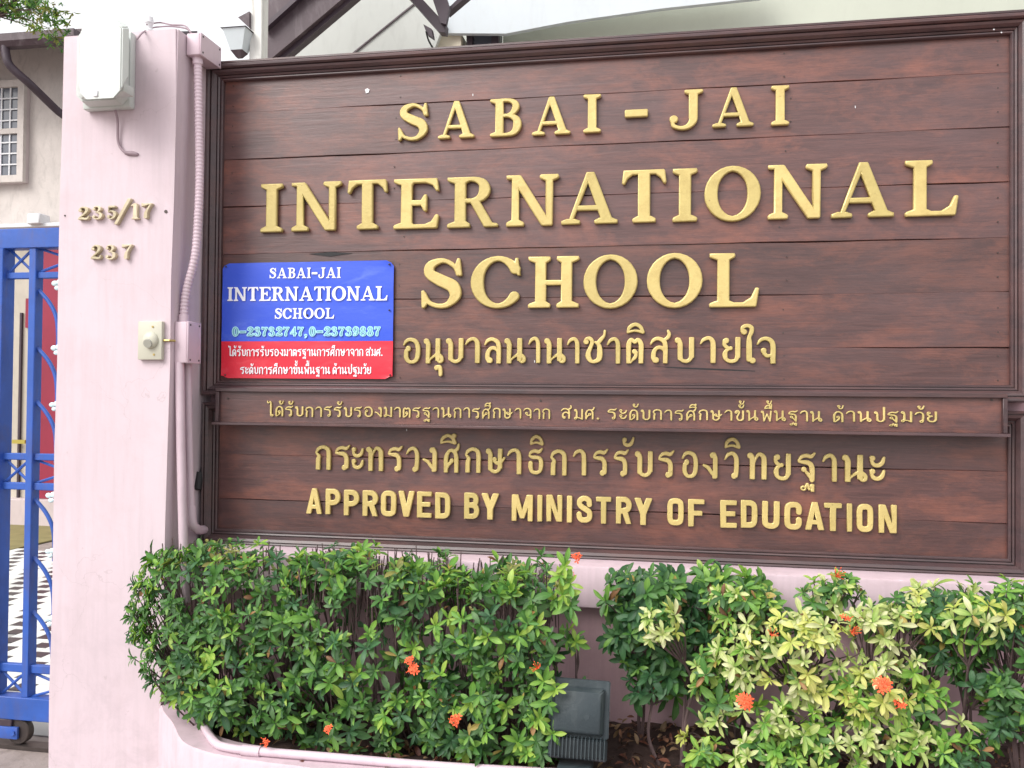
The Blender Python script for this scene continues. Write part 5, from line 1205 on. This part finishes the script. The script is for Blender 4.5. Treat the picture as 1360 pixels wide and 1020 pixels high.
# sloping gable: verge soffit with brown barge boards, rising to the right
YG1, YG2 = 1.5, 3.6
def slope_poly(name, pix, Y, th, m, dy=.04):
    bm = bmesh.new(); prism(bm, [P(px, py, Y) for px, py in pix], (0, dy, 0)); finish(bm, name, m, hb)
slope_poly('gable_panel', [(346, 110), (560, 110), (590, 30), (545, -60), (420, -60)], 2.9, 0, M['soffitside'])
slope_poly('panel_seam', [(463, 74), (466, 74), (555, 2), (552, 2)], 2.89, 0, M['browntrim'], .008)
slope_poly('barge_board', [(348, 96), (348, -92), (575, -92), (462, -8), (360, 78), (352, 92)], 2.2, 0, M['browntrim'], .05)
slope_poly('barge_moulding', [(350, 40), (350, 33), (395, -8), (500, -92), (510, -92), (403, -8)], 2.15, 0, M['browndark'], .04)
slope_poly('barge_edge', [(352, 96), (360, 82), (464, -5), (577, -92), (586, -92), (474, -5), (368, 85), (362, 96)], 2.24, 0, M['browndark'], .06)
slope_poly('eave_panel', [(592, 30), (594, 44), (672, 44.5), (753, 29), (880, 11), (1010, -3), (1010, -50), (560, -50)], 2.95, 0, M['soffit'])
slope_poly('rafter', [(535, -12), (551, -12), (592, 32), (591, 43), (583, 42)], 2.5, 0, M['browndark'], .07)
slope_poly('rafter', [(571, -12), (590, -12), (597, 10), (592, 32), (585, 30)], 2.46, 0, M['browndark'], .035)
slope_poly('rafter', [(596, 10), (594, 17), (640, -22), (636, -28)], 2.5, 0, M['browndark'], .07)
slope_poly('bracket_block', [(562, 32), (573, 38), (575, 50), (567, 45)], 2.45, 0, M['browndark'], .05)
tubeobj('cable', smooth_pts([P(566, 42, 2.44), P(569, 53, 2.5), P(576, 66, 2.6), P(584, 80, 2.8)], 5), .006, M['black'], hb, 6)
# white post with hanging lamp
wp = thing('white_post', tuple(P(340, 75, 1.4)), 'peeling white post standing behind the left end of the upper board', 'post')
xa, xb_ = P(331, 40, 1.4).x, P(347, 40, 1.4).x
box('post_shaft', (xa, 1.4, 0), (xb_, 1.48, P(340, -80, 1.4).z), paint('peeling_white', (.72, .72, .68), .7, .1, 9, (.2, .17, .15), .6, 30, .4, dirt_scale=(4, 4, .7)), wp, bev=.005)
lp = thing('wall_lantern', tuple(P(318, 60, 1.35)), 'small glass lantern with dark roof fixed to the left of the white post', 'lantern')
Yl = 1.38; lc = P(318, 55, Yl)
def lanq(cx, cz, r1, r2, h): 
    return [[(cx-r1, Yl-r1, cz), (cx+r1, Yl-r1, cz), (cx+r1, Yl+r1, cz), (cx-r1, Yl+r1, cz)], [(cx-r2, Yl-r2, cz+h), (cx+r2, Yl-r2, cz+h), (cx+r2, Yl+r2, cz+h), (cx-r2, Yl+r2, cz+h)]]
zl0, zl1 = P(318, 69, Yl).z, P(318, 43, Yl).z
loft('glass_body', lanq(lc.x, zl0, .032, .062, zl1-zl0), M['lampglass'], lp)
loft('lantern_roof', [[(lc.x-.07, Yl-.07, zl1+.001), (lc.x+.07, Yl-.07, zl1+.001), (lc.x+.07, Yl+.07, zl1+.001), (lc.x-.07, Yl+.07, zl1+.001)], [(lc.x-.05, Yl-.05, zl1+.008), (lc.x+.05, Yl-.05, zl1+.008), (lc.x+.05, Yl+.05, zl1+.008), (lc.x-.05, Yl+.05, zl1+.008)]], M['browntrim'], lp)
loft('lantern_foot', lanq(lc.x, zl0-.03, .012, .032, .029), M['browntrim'], lp)
bm = bmesh.new(); prism(bm, [P(316, 23, Yl), P(331, 15, Yl), P(331, 37, Yl)], (0, .05, 0)); finish(bm, 'bracket', M['browntrim'], lp)

# ================================================================== TREE
def tree():
    random.seed(31); Yt = 2.6
    c = P(30, 5, Yt)
    t = thing('tree', (c.x-1.0, Yt+.1, 0), 'leafy tree with drooping fine foliage hanging in at the top left corner', 'tree')
    trunk = [(c.x-1.0, Yt+.1, 0), (c.x-1.02, Yt+.1, 1.5), (c.x-.9, Yt+.05, 2.8), (c.x-.6, Yt, 3.7), (c.x-.2, Yt, 4.15)]
    tubeobj('trunk', smooth_pts(trunk, 5), [.10-.0038*k for k in range(21)], M['bark'], t, 10)
    lv = []; ln = []
    for (px, py, rx, rz, n) in ((18, 5, .22, .12, 105), (62, 18, .09, .1, 60), (35, -60, .5, .35, 170), (-40, -10, .25, .2, 60), (66, 45, .05, .05, 16)):
        cc = P(px, py, Yt)
        for k in range(n):
            d = Vector((random.gauss(0, .5), random.gauss(0, .5), random.gauss(0, .5))); p = cc+Vector((d.x*rx, d.y*.2, d.z*rz))
            rosette(p, Vector((random.uniform(-.5, .5), random.uniform(-.5, .3), -1+random.uniform(0, .9))), 7, .055, random.choice(['green', 'fresh', 'olive', 'green']), lv, (25, 80), .75)
            if k % 14 == 0: ln.append((smooth_pts([Vector(trunk[-1]), Vector(trunk[-1]).lerp(p, .6)+Vector((0, 0, .05)), p], 4),   .005, .0015))
    inv = Matrix.Translation(-Vector(t.location)); V, F, Cc, U = [], [], [], []
    for m, pal, k in lv:
        v, f, c2, uv = LV[pal][k]; mm = np.array(inv @ m); vv = np.array(v) @ mm[:3, :3].T+mm[:3, 3]; b = len(V)
        V.extend(map(tuple, vv)); F.extend([tuple(x+b for x in ff) for ff in f]); Cc.extend(c2); U.extend(uv)
    o = bpy.data.objects.new('crown', make_mesh('crown', V, F, Cc, U, M['leaf'])); link(o, t); o['kind'] = 'stuff'
    stems(t, ln)
tree()
